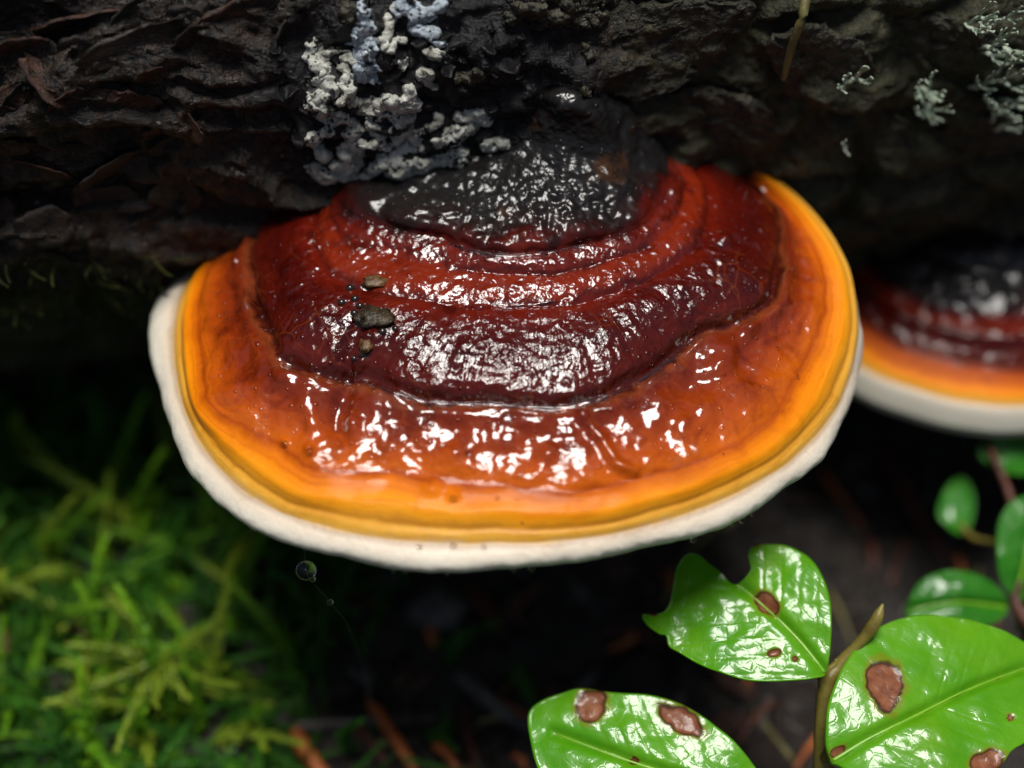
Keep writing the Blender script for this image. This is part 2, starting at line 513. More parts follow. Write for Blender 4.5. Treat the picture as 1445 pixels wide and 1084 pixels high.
def obj(name, me, material, parent=None):
    if material is not None and len(me.materials) == 0:
        me.materials.append(material)
    o = bpy.data.objects.new(name, me)
    COL.objects.link(o)
    if parent is not None:
        o.parent = parent
        o.matrix_parent_inverse = Matrix.Translation(parent.location).inverted() if parent.type == 'EMPTY' else Matrix()
    return o


def tag(o, label, cat, group=None, kind=None):
    o['label'] = label
    o['category'] = cat
    if group: o['group'] = group
    if kind: o['kind'] = kind
    return o


def thing(name, loc, label, cat, group=None):
    o = bpy.data.objects.new(name, None)
    o.empty_display_size = 0.2
    COL.objects.link(o)
    o.location = loc
    return tag(o, label, cat, group)


def grid_faces(nu, nv, wrap_u=False):
    i = np.arange(nu if wrap_u else nu - 1)[:, None]; j = np.arange(nv - 1)[None, :]
    i2 = (i + 1) % nu
    a = i * nv + j; b_ = i2 * nv + j; c = i2 * nv + j + 1; d = i * nv + j + 1
    return np.stack([a, b_, c, d], -1).reshape(-1, 4)


def tube_arrays(pts, radii, seg=8, flat=None, nrm=None, lump=0.0, lfreq=4.0, seed=0.0):
    """closed lumpy tube along pts; flat squashes it along nrm"""
    pts = np.asarray(pts, float); n = len(pts)
    radii = np.broadcast_to(np.asarray(radii, float), (n,))
    T = np.gradient(pts, axis=0); T /= np.linalg.norm(T, axis=1)[:, None] + 1e-9
    ref = np.array(nrm if nrm is not None else (0.13, 0.21, 0.97), float)
    B = np.cross(T, ref); B /= np.linalg.norm(B, axis=1)[:, None] + 1e-9
    N = np.cross(B, T)
    fl = 1.0 if flat is None else flat
    a = np.linspace(0, 2 * math.pi, seg, endpoint=False)
    V = pts[:, None, :] + radii[:, None, None] * (np.cos(a)[None, :, None] * B[:, None, :] + fl * np.sin(a)[None, :, None] * N[:, None, :])
    if lump:
        c = pts[:, None, :]
        d = V - c
        k = 1 + lump * fbm(V * lfreq + seed, 3)
        V = c + d * k[..., None]
    V = V.reshape(-1, 3)
    i = np.arange(n - 1)[:, None]; j = np.arange(seg)[None, :]; j2 = (j + 1) % seg
    F = np.stack([i * seg + j, i * seg + j2, (i + 1) * seg + j2, (i + 1) * seg + j], -1).reshape(-1, 4)
    V = np.vstack([V, pts[0], pts[-1]])
    s0, s1 = n * seg, n * seg + 1
    jj = np.arange(seg); jn = (jj + 1) % seg
    c0 = np.stack([np.full(seg, s0), jn, jj, np.full(seg, s0)], -1)
    c1 = np.stack([np.full(seg, s1), (n - 1) * seg + jj, (n - 1) * seg + jn, np.full(seg, s1)], -1)
    return V, F, np.vstack([c0, c1])[:, :3]


def mesh_mixed(name, V, quads, tris, smooth=True):
    me = bpy.data.meshes.new(name)
    me.from_pydata(np.asarray(V).tolist(), [], np.asarray(quads).tolist() + np.asarray(tris).tolist())
    me.polygons.foreach_set('use_smooth', np.full(len(me.polygons), smooth, bool))
    me.update()
    return me


def tube(name, pts, radii, **kw):
    return mesh_mixed(name, *tube_arrays(pts, radii, **kw))


def spline(pts, n):
    """Catmull-Rom resample"""
    P = np.asarray(pts, float)
    if len(P) == 2:
        t = np.linspace(0, 1, n)[:, None]
        return P[0] * (1 - t) + P[1] * t
    Q = np.vstack([2 * P[0] - P[1], P, 2 * P[-1] - P[-2]])
    out = []
    for s in np.linspace(0, len(P) - 1 - 1e-6, n):
        k = int(s); u = s - k
        p0, p1, p2, p3 = Q[k], Q[k + 1], Q[k + 2], Q[k + 3]
        out.append(0.5 * ((2 * p1) + (-p0 + p2) * u + (2 * p0 - 5 * p1 + 4 * p2 - p3) * u * u + (-p0 + 3 * p1 - 3 * p2 + p3) * u ** 3))
    return np.array(out)


def ico(sub):
    import bmesh
    bm = bmesh.new(); bmesh.ops.create_icosphere(bm, subdivisions=sub, radius=1)
    V = np.array([v.co[:] for v in bm.verts]); F = np.array([[v.index for v in f.verts] for f in bm.faces])
    bm.free()
    return V, F


ICO2, ICO3 = ico(2), ico(3)


def lump_mesh(name, size, rough=0.35, freq=1.6, seed=0.0, sub=3):
    V, F = ICO3 if sub == 3 else ICO2
    k = 1 + rough * fbm(V * freq + seed * 3.7, 4)
    return mesh_np(name, V * k[:, None] * np.asarray(size), F)


def bvh_of(V, F):
    return BVHTree.FromPolygons([tuple(v) for v in np.asarray(V).tolist()], [tuple(f) for f in np.asarray(F).tolist()])


def cast(bvh, px, py):
    d = Vector(rays(px, py)).normalized()
    p, n, i, _ = bvh.ray_cast(CAM, d)
    if p is None:
        return None, None
    if n.dot(d) > 0: n = -n
    return p, n

# ------------------------------------------------------------------ ground
GZ = -3.35


def ground_z(x, y):
    p = np.stack([x, y, np.zeros_like(x)], -1)
    z = GZ + 0.28 * fbm(p * 0.35, 4) + 0.10 * fbm(p * 1.7 + 9, 3) * np.exp(-(x * x + y * y) / 900)
    z = z - 0.75 * sstep(6.5, 1.5, y) * np.exp(-((y + 1) / 14) ** 2)
    # moss hummock left of the fungus
    z = z + 0.5 * np.exp(-(((x + 4.4) / 2.6) ** 2 + ((y - 0.4) / 2.6) ** 2))
    return z


u = np.linspace(-1, 1, 261)
gx = np.sign(u) * (np.abs(u) * 9 + np.abs(u) ** 7 * 500)
GX, GY = np.meshgrid(gx, gx, indexing='ij')
GP = np.stack([GX, GY, ground_z(GX, GY)], -1).reshape(-1, 3)
gf = grid_faces(261, 261)
ground = obj('ground', mesh_np('ground', GP, gf), M['soil'])
ground['kind'] = 'structure'
ground['label'] = 'dark wet forest soil under the fallen log'
BG = bvh_of(GP, gf)

# ------------------------------------------------------------------ the fallen log
LR, LZ = 5.0, 1.6


def log_axis_y(x):
    return 6.45 + 0.13 * x - 0.012 * np.maximum(x - 2.5, 0) ** 2 * 0


def log_radius(x, th, base):
    """radius with bark relief; th = 0 faces the camera side (-y), + is up"""
    s = th * LR
    px, py = to_plan(base)
    char = sstep(1.0, 0.55, np.sqrt(((px - 620) / 300) ** 2 + ((py - 120) / 190) ** 2) + 0.25 * fbm(base * 1.1, 3))
    green = sstep(800, 980, px + 60 * fbm(base * 0.9 + 5, 3)) * (py < 500)
    green = np.maximum(green, 0.8 * sstep(360, 420, py) * sstep(330, 230, px))
    q = np.stack([x * 0.42, s, np.zeros_like(x)], -1)
    w = np.stack([fbm(q * 0.8 + 3, 3), fbm(q * 0.8 + 31, 3), fbm(q * 0.8 + 57, 3)], -1)
    ridge = fbm(q * 0.95 + 0.7 * w, 5, 0.52, True)
    steps = ridge * 2.6
    plate = (np.floor(steps) + sstep(0.55, 1.0, steps - np.floor(steps))) / 2.6
    r = 0.16 * ridge + 0.24 * plate - 0.20
    d1, d2 = worley(np.stack([x * 0.75, s * 1.1, np.zeros_like(x)], -1) + 0.35 * w)
    blocks = sstep(0.0, 0.22, d2 - d1) * 0.16 - 0.2 + 0.16 * fbm(np.stack([x * 1.1, s * 2.4, 0 * x], -1) + w, 4)
    r = r * (1 - 0.75 * green) + blocks * green
    p3 = np.stack([x, s, np.zeros_like(x)], -1)
    c1, c2 = worley(p3 * 2.6 + 0.4 * w)
    knob = (0.5 - c1) * 0.22 + 0.10 * fbm(p3 * 4.5, 3)
    r = r * (1 - 0.7 * char) + char * (knob + 0.10)
    r = r + 0.06 * fbm(p3 * 3.1 + 2, 4) + (1 - char) * 0.035 * fbm(p3 * np.array([4.5, 8, 1]) + 8, 3, .55, True) + 0.03 * fbm(p3 * 11 + 8, 3)
    r = r + 0.20 * fbm(p3 * 0.3 + 1.7, 2)
    peak = sstep(0.15, 0.55, ridge) * (1 - char)
    return r, char, green, peak


def build_log():
    # fine strip facing the clearing, coarser back
    th_f = np.radians(np.linspace(-78, 62, 420)); x_f = np.linspace(-7.5, 8.5, 640)
    xe = np.concatenate([np.linspace(-26, -7.6, 60), x_f, np.linspace(8.6, 26, 60)])
    th = np.concatenate([th_f, np.radians(np.linspace(63, 281, 70))])
    X, T = np.meshgrid(xe, th, indexing='ij')
    base = np.stack([X, log_axis_y(X) - LR * np.cos(T), LZ + LR * np.sin(T)], -1)
    r, char, green, peak = log_radius(X, T, base)
    R = LR + r
    P = np.stack([X, log_axis_y(X) - R * np.cos(T), LZ + R * np.sin(T)], -1)
    nu, nv = X.shape
    F = grid_faces(nu, nv)
    # close the seam round the log
    i = np.arange(nu - 1)
    seam = np.stack([i * nv + nv - 1, (i + 1) * nv + nv - 1, (i + 1) * nv, i * nv], -1)
    return P.reshape(-1, 3), np.vstack([F, seam]), char.ravel(), green.ravel(), peak.ravel(), nu, nv


LP, LF, lch, lgr, lpk, lnu, lnv = build_log()
fallen_log = thing('fallen_log', (0, 6.45, GZ), 'wet blackish fallen log with flaking bark above the mossy ground', 'log')
bark_o = obj('bark', mesh_np('bark', LP, LF[:, ::-1], attrs={'char': lch, 'green': lgr, 'peak': lpk}), M['bark'], fallen_log)
for e in (0, lnu - 1):
    ringv = LP[e * lnv:(e + 1) * lnv]
    c = ringv.mean(0)
    V = np.vstack([ringv, c])
    idx = np.arange(lnv)
    F3 = np.stack([idx, (idx + 1) % lnv, np.full(lnv, lnv)], -1)
    obj('cut_end', mesh_np('cut_end', V, F3), M['twig'], fallen_log)
BL = bvh_of(LP, LF)

# ------------------------------------------------------------------ main bracket fungus
OX, OY = 740.0, 200.0
CURVES = [
    (0.00, 0.00, [(420, 290), (330, 345), (275, 380), (245, 395), (222, 420), (208, 455), (210, 490), (222, 540), (240, 600), (260, 660), (300, 705), (360, 750), (430, 775), (500, 788), (545, 803), (620, 808), (700, 803), (800, 795), (850, 788), (900, 775), (960, 765), (1010, 748), (1060, 725), (1110, 690), (1160, 650), (1190, 600), (1208, 550), (1216, 490), (1212, 430), (1198, 385), (1168, 335), (1138, 300), (1100, 268), (1050, 242), (980, 215)]),
    (0.12, 0.20, [(420, 285), (330, 340), (274, 380), (254, 420), (245, 465), (248, 520), (258, 570), (275, 610), (300, 650), (340, 690), (400, 725), (460, 742), (520, 757), (600, 765), (700, 765), (800, 762), (900, 745), (980, 720), (1060, 685), (1110, 655), (1155, 610), (1184, 570), (1203, 520), (1211, 470), (1209, 430), (1199, 380), (1176, 335), (1149, 300), (1112, 265), (1068, 238), (990, 212)]),
    (0.33, 0.45, [(430, 280), (330, 340), (290, 385), (278, 440), (280, 500), (292, 567), (337, 601), (389, 634), (441, 666), (497, 668), (554, 666), (628, 679), (720, 687), (812, 690), (868, 683), (909, 672), (999, 646), (1055, 616), (1103, 575), (1141, 500), (1162, 440), (1167, 409), (1156, 360), (1122, 305), (1080, 262), (1045, 238), (990, 215)]),
    (0.50, 0.68, [(440, 275), (400, 297), (365, 315), (348, 360), (356, 409), (370, 469), (389, 510), (441, 532), (479, 538), (509, 540), (554, 559), (602, 570), (666, 574), (720, 577), (745, 574), (805, 576), (849, 566), (898, 544), (932, 521), (962, 499), (999, 476), (1051, 454), (1089, 424), (1105, 379), (1105, 323), (1096, 301), (1066, 271), (1018, 238), (970, 215)]),
    (0.70, 1.00, [(455, 270), (446, 300), (444, 340), (462, 382), (501, 405), (539, 413), (591, 421), (666, 432), (700, 434), (737, 435), (786, 430), (849, 417), (905, 398), (954, 368), (988, 342), (999, 301), (995, 264), (976, 234), (955, 212)]),
    (0.78, 1.11, [(465, 270), (468, 300), (500, 335), (560, 357), (625, 373), (666, 383), (720, 387), (756, 385), (812, 379), (857, 368), (909, 349), (947, 320), (965, 282), (962, 249), (945, 215)]),
    (0.86, 1.20, [(475, 268), (490, 295), (530, 315), (572, 325), (625, 334), (658, 350), (700, 360), (745, 359), (805, 348), (840, 340), (887, 327), (920, 305), (937, 275), (938, 240), (930, 205)]),
]


def polar(pts):
    p = np.array(pts, float)
    ph = np.degrees(np.arctan2(p[:, 1] - OY, OX - p[:, 0]))   # 0 = left, 90 = front, 180 = right
    rr = np.hypot(p[:, 0] - OX, p[:, 1] - OY)
    o = np.argsort(ph)
    return ph[o], rr[o]


def smooth1(a, k):
    if k < 1: return a
    w = np.hanning(2 * k + 3)[1:-1]; w /= w.sum()
    return np.convolve(np.pad(a, k, mode='edge'), w, 'valid')


NPH = 560
PHI = np.linspace(11, 179, NPH)
TT = np.concatenate([np.linspace(0, 0.12, 40, endpoint=False), np.linspace(0.12, 0.86, 270)])
RHO = []; ZC = []; TC = []
for t, z, pts in CURVES:
    ph, rr = polar(pts)
    RHO.append(smooth1(np.interp(PHI, ph, rr), 5)); ZC.append(z); TC.append(t)
RHO = np.array(RHO); TC = np.array(TC); ZC = np.array(ZC)


def pchip(x, y, xi):
    h = np.diff(x); d = np.diff(y, axis=0) / (h[:, None] if y.ndim == 2 else h)
    m = np.zeros_like(y)
    m[0], m[-1] = d[0], d[-1]
    s = d[:-1] * d[1:]
    with np.errstate(divide='ignore', invalid='ignore'):
        hm = np.where(s > 0, 2 * d[:-1] * d[1:] / (d[:-1] + d[1:]), 0)
    m[1:-1] = np.nan_to_num(hm)
    k = np.clip(np.searchsorted(x, xi, 'right') - 1, 0, len(x) - 2)
    u = (xi - x[k]) / h[k]
    if y.ndim == 2:
        u = u[:, None]; hh = h[k][:, None]
    else:
        hh = h[k]
    return (2 * u ** 3 - 3 * u ** 2 + 1) * y[k] + (u ** 3 - 2 * u ** 2 + u) * hh * m[k] + (-2 * u ** 3 + 3 * u ** 2) * y[k + 1] + (u ** 3 - u ** 2) * hh * m[k + 1]


rho = pchip(TC, RHO, TT)                     # (nt, nphi)
zt = pchip(TC, ZC, TT)
# rounded lip between the outer edge and the orange band
lip = TT < 0.12
zt[lip] = 0.20 * np.sin(TT[lip] / 0.12 * 1.15) / math.sin(1.15)
ul = TT[lip] / 0.12
rho[lip] = RHO[0][None, :] + (RHO[1] - RHO[0])[None, :] * ((1 - np.cos(ul * 1.15)) / (1 - math.cos(1.15)))[:, None]
rho = rho.T                                   # (nphi, nt)
PX = OX - rho * np.cos(np.radians(PHI))[:, None]
PY = OY + rho * np.sin(np.radians(PHI))[:, None]
Z = zt[None, :] + (0.55 * sstep(138, 172, PHI))[:, None] * sstep(0.62, 0.1, TT)[None, :]
CP = at_z(PX, PY, Z)


def grid_normals(P):
    du = np.gradient(P, axis=0); dv = np.gradient(P, axis=1)
    n = np.cross(du, dv)
    n /= np.linalg.norm(n, axis=-1)[..., None] + 1e-12
    if np.median(n[..., 2]) < 0: n = -n
    return n


def seg_dist(px, py, pts):
    """distance in plan pixels to a polyline"""
    d = np.full(px.shape, 1e9)
    for (x0, y0), (x1, y1) in zip(pts[:-1], pts[1:]):
        vx, vy = x1 - x0, y1 - y0
        k = np.clip(((px - x0) * vx + (py - y0) * vy) / (vx * vx + vy * vy), 0, 1)
        d = np.minimum(d, np.hypot(px - x0 - k * vx, py - y0 - k * vy))
    return d


T2 = np.broadcast_to(TT[None, :], rho.shape)
CN = grid_normals(CP)


def roll(t, a, b_, h, p=0.7):
    u_ = np.clip((t - a) / (b_ - a), 0, 1)
    return h * np.sin(math.pi * u_) ** p


disp = np.zeros(rho.shape)
tw = T2 + 0.022 * fbm(CP * 1.5, 3) * sstep(0.13, 0.2, T2)
am = np.clip(0.75 + 0.9 * fbm(CP * 0.9 + 90, 2), 0.15, 1.4)
am = am * (0.35 + 0.65 * sstep(38, 62, PHI))[:, None]
disp += roll(tw, 0.505, 0.70, 0.085) + am * (roll(tw, 0.70, 0.78, 0.042, 0.75) + roll(tw, 0.78, 0.86, 0.034, 0.75))
disp += 0.05 * np.exp(-((tw - 0.475) / 0.022) ** 2) - 0.05 * np.exp(-((tw - 0.512) / 0.012) ** 2)
disp -= 0.022 * np.exp(-((tw - 0.335) / 0.022) ** 2) * np.clip(.7 + 1.2 * fbm(CP * 1.1 + 33, 2), 0, 1.3)
disp += 0.025 * np.exp(-((tw - 0.24) / 0.035) ** 2) + 0.008 * np.exp(-((tw - 0.15) / 0.02) ** 2)
disp -= 0.008 * np.exp(-((tw - 0.178) / 0.014) ** 2)
mb = sstep(0.31, 0.37, T2) * sstep(0.51, 0.47, T2)          # lumpy brown band
disp += mb * (0.055 * fbm(CP * 2.2, 2) + 0.030 * fbm(CP * 5 + 4, 3))
disp += 0.035 * np.exp(-((tw - 0.493) / 0.009) ** 2) * np.clip(.3 + 2.4 * fbm(CP * 2.3 + 61, 3), 0, 1.4)
disp += sstep(0.13, 0.25, T2) * 0.02 * fbm(CP * 1.6 + 11, 3)
mr = sstep(0.5, 0.53, T2)
c1, c2 = worley(CP * 7.5)
disp += mr * (0.012 * fbm(CP * 5 + 3, 3) + 0.010 * fbm(CP * 12, 3))
disp += sstep(0.33, 0.4, T2) * 0.006 * (0.5 - c1)
# fine radial wrinkles on the dark red band
arc = np.radians(PHI)[:, None] * 3.0 * np.ones_like(T2)
wr = fbm(np.stack([arc * 9, T2 * 6, np.zeros_like(T2)], -1) + 0.3 * fbm(CP * 3, 2)[..., None], 3)
disp += 0.010 * wr * sstep(0.505, 0.54, T2) * sstep(0.69, 0.62, T2)
# radial crease, drip ridge and single warts
wpx = PX + 14 * fbm(CP * 3 + 70, 3)
disp -= 0.055 * np.exp(-(seg_dist(wpx, PY, [(505, 470), (487, 510), (490, 545), (474, 600), (484, 640)]) / 12) ** 2) * sstep(660, 600, PY)
disp += 0.05 * np.exp(-(seg_dist(PX, PY, [(820, 590), (850, 622), (868, 655), (895, 665)]) / 8) ** 2)
for wx, wy, wr_, wh in [(330, 395, 10, .05), (336, 372, 8, .04), (352, 430, 8, .03), (394, 505, 12, .06), (447, 533, 16, .06), (405, 540, 18, .05), (436, 575, 20, .06), (440, 600, 14, .05), (437, 636, 7, .05), (402, 625, 5, .04), (497, 600, 14, .05), (520, 480, 8, .04),
                        (563, 560, 16, .03), (590, 600, 16, .04), (640, 640, 14, .04), (700, 620, 20, .04), (775, 640, 16, .03), (930, 580, 22, .05), (1000, 575, 18, .04), (1025, 500, 20, .06), (1056, 465, 12, .06), (945, 272, 10, .05), (1016, 345, 8, .05), (1010, 520, 16, .04), (965, 600, 16, .03), (610, 690, 12, .03), (640, 700, 8, .03)]:
    disp += wh * np.exp(-(np.hypot(PX - wx, PY - wy) / wr_) ** 2)
# wavy, slightly lobed lip
mlip = sstep(0.12, 0.04, T2)
disp += mlip * (0.045 * fbm(CP * 1.1 + 20, 3) + 0.014 * fbm(CP * 5 + 2, 3))
CP = CP + CN * disp[..., None]
CN = grid_normals(CP)
wet = np.clip(sstep(0.30, 0.40, T2 + 0.07 * fbm(CP * 1.3 + 40, 3)), 0, 1) * 0.95
wet = np.maximum(wet, 0.05)
PLAN = np.stack([arc, T2 * 4.0, 0 * T2], -1)

fungus_base = Vector((0.1, 1.5, 0.2))
fungus = thing('bracket_fungus', fungus_base, 'large glossy bracket fungus, dark red centre, orange rings and cream rim, fully visible', 'bracket fungus', 'bracket fungi on the log')
NT = len(TT)


def band(name, t0, t1, material):
    j0 = max(int(np.searchsorted(TT, t0 - 1e-6)), 0); j1 = min(int(np.searchsorted(TT, t1 - 1e-6)), NT - 1)
    sl = np.s_[:, j0:j1 + 1]
    V = CP[sl].reshape(-1, 3)
    F = grid_faces(NPH, j1 - j0 + 1)
    return obj(name, mesh_np(name, V, F, attrs={'ring': T2[sl].ravel(), 'wet': wet[sl].ravel(), 'plan': PLAN[sl].reshape(-1, 3)}, normals=CN[sl].reshape(-1, 3)), material, fungus)


band('pale_margin', 0.0, 0.12, M['margin'])
band('orange_band', 0.12, 0.33, M['cap'])
band('brown_band', 0.33, 0.50, M['cap'])
band('dark_red_band', 0.50, 0.70, M['cap'])
band('inner_red_band', 0.70, 0.78, M['cap'])
band('inner_red_band', 0.78, 0.86, M['cap'])
BC = bvh_of(CP.reshape(-1, 3), grid_faces(NPH, NT))

# water lying in the grooves between the rings, catching the light
def trickle(t, x0, x1, r, label, seed):
    j = int(np.argmin(np.abs(TT - t)))
    line = CP[:, j]
    cx_ = PX[:, j]
    sel = np.where((cx_ > x0) & (cx_ < x1) & (PY[:, j] > 300))[0]
    L = line[sel]
    L = np.stack([smooth1(L[:, i], 4) for i in range(3)], 1) + np.array([0, -.36, .93]) * r * .25
    n = len(L)
    w = np.clip(.55 + 1.1 * fbm(L * 3.2 + seed, 3), .12, 1.3) * np.sin(np.linspace(0.02, math.pi - .02, n)) ** .4
    o = obj('water_trickle', tube('water_trickle', L, r * w, seg=14, flat=.38, nrm=(0, -.36, .93), lump=.2, lfreq=5), M['water'])
    tag(o, label, 'water')


trickle(0.503, 535, 965, .050, 'long thin line of water in the groove around the dark red ring', 1)
trickle(0.855, 632, 840, .036, 'short line of water along the edge of the black base', 5)
trickle(0.705, 690, 800, .024, 'faint water line in the groove inside the dark red ring', 9)

# blackened base that joins the log
FCL = [(475, 268), (490, 295), (530, 315), (572, 325), (625, 334), (658, 350), (700, 360), (745, 359), (805, 348), (840, 340), (887, 327), (920, 305), (937, 275), (938, 240), (930, 205), (915, 170), (880, 140), (820, 115), (740, 105), (650, 115), (560, 150), (500, 200), (475, 240)]
ph, rr = polar(FCL)
o_ = np.argsort(ph % 360); ph = (ph % 360)[o_]; rr = rr[o_]
NB, NR = 420, 90
PB = np.linspace(0, 360, NB, endpoint=False)
rb = smooth1(np.interp(PB, np.concatenate([ph - 360, ph, ph + 360]), np.tile(rr, 3)), 4)
kk = np.linspace(1.07, 0.0005, NR)
bx = OX - rb[:, None] * kk[None, :] * np.cos(np.radians(PB))[:, None]
by = OY + rb[:, None] * kk[None, :] * np.sin(np.radians(PB))[:, None]
bz = 1.19 + 0.15 * (1 - np.minimum(kk, 1)[None, :] ** 2.2) - 1.6 * np.maximum(kk - 1, 0)[None, :] + 0.035 * sstep(1.0, 0.9, kk)[None, :] + (0.30 + 0.70 * sstep(600, 850, bx)) * (0.22 * sstep(330, 180, by) * sstep(1.0, 0.6, kk)[None, :] + 1.8 / 170 * 22 * np.log1p(np.exp((OY - by) / 22)))
BP = at_z(bx, by, bz)
BN = grid_normals(BP)
K2 = np.broadcast_to(kk[None, :], bx.shape)
dd = sstep(1.07, 0.9, K2) * (0.10 * fbm(BP * 1.2 + 2, 3) + 0.045 * fbm(BP * 4, 3) + 0.022 * fbm(BP * 13, 3) + 0.035)
w1, w2 = worley(BP * 9)
dd += sstep(1.0, 0.93, K2) * 0.014 * (0.5 - w1)
BP = BP + BN * dd[..., None]
BP[..., 1] += 0  # stays seated in the bark
Tb = 0.845 + 0.155 * np.clip(1 - K2, 0, 1) ** 0.75
Tb = np.maximum(Tb, 0.845 + 0.12 * sstep(262, 225, by))
obj('dark_base', mesh_np('dark_base', BP.reshape(-1, 3), grid_faces(NB, NR, True), attrs={'ring': Tb.ravel(), 'wet': np.full(Tb.size, 0.42), 'plan': np.stack([K2 * 0, K2 * 0, K2 * 0], -1).reshape(-1, 3)}), M['cap'], fungus)

# underside: pore surface curling in from the lip
C0 = CP[:, 0, :]
ctr = np.array([0.15, 1.9, 0])
RU = []
for k, z in [(1.0, 0.0), (0.997, -0.012), (0.988, -0.034), (0.972, -0.062), (0.95, -0.09), (0.90, -0.13), (0.75, -0.22), (0.5, -0.36), (0.2, -0.5)]:
    R_ = ctr + (C0 - ctr) * k
    R_[:, 2] = C0[:, 2] + z
    RU.append(R_)
UP = np.stack(RU, 1)
# refine
UP = np.stack([pchip(np.arange(9.0), UP[i], np.linspace(0, 8, 41)) for i in range(NPH)], 0)
UP = UP + 0.012 * fbm(UP * 7, 3)[..., None] * np.array([0, 0, 1.0]) * np.linspace(0, 1, 41)[None, :, None]
obj('pore_surface', mesh_np('pore_surface', UP.reshape(-1, 3), grid_faces(NPH, 41), attrs={'ring': np.zeros(NPH * 41), 'wet': np.zeros(NPH * 41)}), M['margin'], fungus)

# ------------------------------------------------------------------ second bracket fungus, farther back under the log
def second_fungus():
    a, b_ = 2.45, 2.5
    n, k = 220, 130
    ph = np.radians(np.linspace(-8, 188, n)); t = np.linspace(0, 1, k)
    PHm, Tm = np.meshgrid(ph, t, indexing='ij')
    wob = 1 + 0.05 * fbm(np.stack([np.cos(PHm) * 1.3, np.sin(PHm) * 1.3, 0 * PHm + 4], -1), 3)
    rad = pchip(np.array([0, .12, .33, .5, .7, .86, 1.0]), np.array([1, .955, .83, .70, .48, .30, .02]), t)[None, :] * wob
    lipc = t < 0.12
    z = pchip(np.array([0, .12, .33, .5, .7, .86, 1.0]), np.array([0, .24, .42, .62, .95, 1.25, 1.7]), t)
    z[lipc] = 0.24 * np.sin(t[lipc] / .12 * math.pi / 2)
    P = np.stack([-a * rad * np.cos(PHm), -b_ * rad * np.sin(PHm), np.broadcast_to(z, PHm.shape)], -1)
    P[..., 2] += roll(Tm, .5, .7, .05) + roll(Tm, .7, .86, .04) + 0.05 * np.exp(-((Tm - .47) / .025) ** 2)
    P[..., 2] += sstep(.3, .45, Tm) * (0.07 * fbm(P * 2 + 8, 3) + .03 * fbm(P * 7, 3))
    loc = Vector((5.1, 3.45, -1.65))
    P = P + np.array(loc)
    root = thing('bracket_fungus', loc, 'smaller blurred bracket fungus with purplish top behind the large one', 'bracket fungus', 'bracket fungi on the log')
    w = np.clip(sstep(.3, .42, Tm), 0, 1) * .4
    Nn = grid_normals(P)
    T3 = np.interp(Tm, [0, .12, .2, .30, .36, .41, .48, .56, 1], [0, .12, .27, .36, .5, .56, .64, .87, 1])
    for nm, t0, t1, mt in (('pale_margin', 0, .12, M['margin']), ('orange_band', .12, .33, M['cap']), ('brown_band', .33, .5, M['cap']), ('dark_band', .5, 1.0, M['cap'])):
        j0 = int(np.searchsorted(t, t0 - 1e-6)); j1 = min(int(np.searchsorted(t, t1 - 1e-6)), k - 1)
        if t0: j0 = max(0, int(np.searchsorted(t, t0 - 1e-6)))
        sl = np.s_[:, j0:j1 + 1]
        obj(nm, mesh_np(nm, P[sl].reshape(-1, 3), grid_faces(n, j1 - j0 + 1), attrs={'ring': T3[sl].ravel(), 'wet': w[sl].ravel(), 'plan': np.stack([PHm[sl] * 2.5, Tm[sl] * 4, 0 * Tm[sl]], -1).reshape(-1, 3)}, normals=Nn[sl].reshape(-1, 3)), mt, root)
    c = np.array(loc) + np.array([0, .3, 0])
    C = P[:, 0]
    U = []
    for q, dz in [(1, 0), (1.0, -.08), (.97, -.16), (.85, -.24), (.5, -.36), (.15, -.45)]:
        R_ = c + (C - c) * q; R_[:, 2] = C[:, 2] + dz; U.append(R_)
    U = np.stack(U, 1)
    obj('pore_surface', mesh_np('pore_surface', U.reshape(-1, 3), grid_faces(n, 6), attrs={'ring': np.zeros(n * 6)}), M['margin'], root)


second_fungus()

# ------------------------------------------------------------------ bark flakes, plates and black knobs on the log
def flake_mesh(name, lx, ly, th, curl, seed, nx=12, ny=8):
    u = np.linspace(-1, 1, nx); v = np.linspace(-1, 1, ny)
    U, V = np.meshgrid(u, v, indexing='ij')
    e = np.stack([U * 1.3 + seed * 7, V * 1.3, 0 * U + seed], -1)
    ox, oy = 0.38 * fbm(e, 3), 0.45 * fbm(e + 40, 3)
    X = lx * (U * np.sqrt(1 - 0.42 * V * V) + ox); Y = ly * (V * np.sqrt(1 - 0.42 * U * U) + oy)
    Zt = curl * (V * 0.5 + 0.5) ** 2 * ly + 0.10 * ly * fbm(e * 2 + 9, 3) + 0.05 * curl * X * X / max(lx, .1)
    edge = np.maximum(np.abs(U), np.abs(V))
    thick = th * (0.55 + 0.45 * (1 - edge ** 3))
    top = np.stack([X, Y, Zt + thick], -1).reshape(-1, 3); bot = np.stack([X, Y, Zt - thick], -1).reshape(-1, 3)
    F = grid_faces(nx, ny); n = nx * ny
    idx = np.arange(n).reshape(nx, ny)
    loop = np.concatenate([idx[:, 0], idx[-1, 1:], idx[-2::-1, -1], idx[0, -2:0:-1]])
    nx_ = np.roll(loop, -1)
    side = np.stack([loop, loop + n, nx_ + n, nx_], -1)
    return mesh_np(name, np.vstack([top, bot]), np.vstack([F, F[:, ::-1] + n, side]))


def orient(p, nrm, ang, tilt, sink=0.0):
    n = Vector(nrm).normalized()
    xax = Vector((1, 0.13, 0)); xax = (xax - n * xax.dot(n)).normalized()
    yax = n.cross(xax)
    R = Matrix((xax, yax, n)).transposed().to_4x4()
    return Matrix.Translation(p - n * sink) @ R @ Matrix.Rotation(ang, 4, 'Z') @ Matrix.Rotation(tilt, 4, 'X')


def place(o, mw):
    """world matrix for a child of an Empty whose parent-inverse cancels the parent's translation"""
    o.matrix_basis = mw


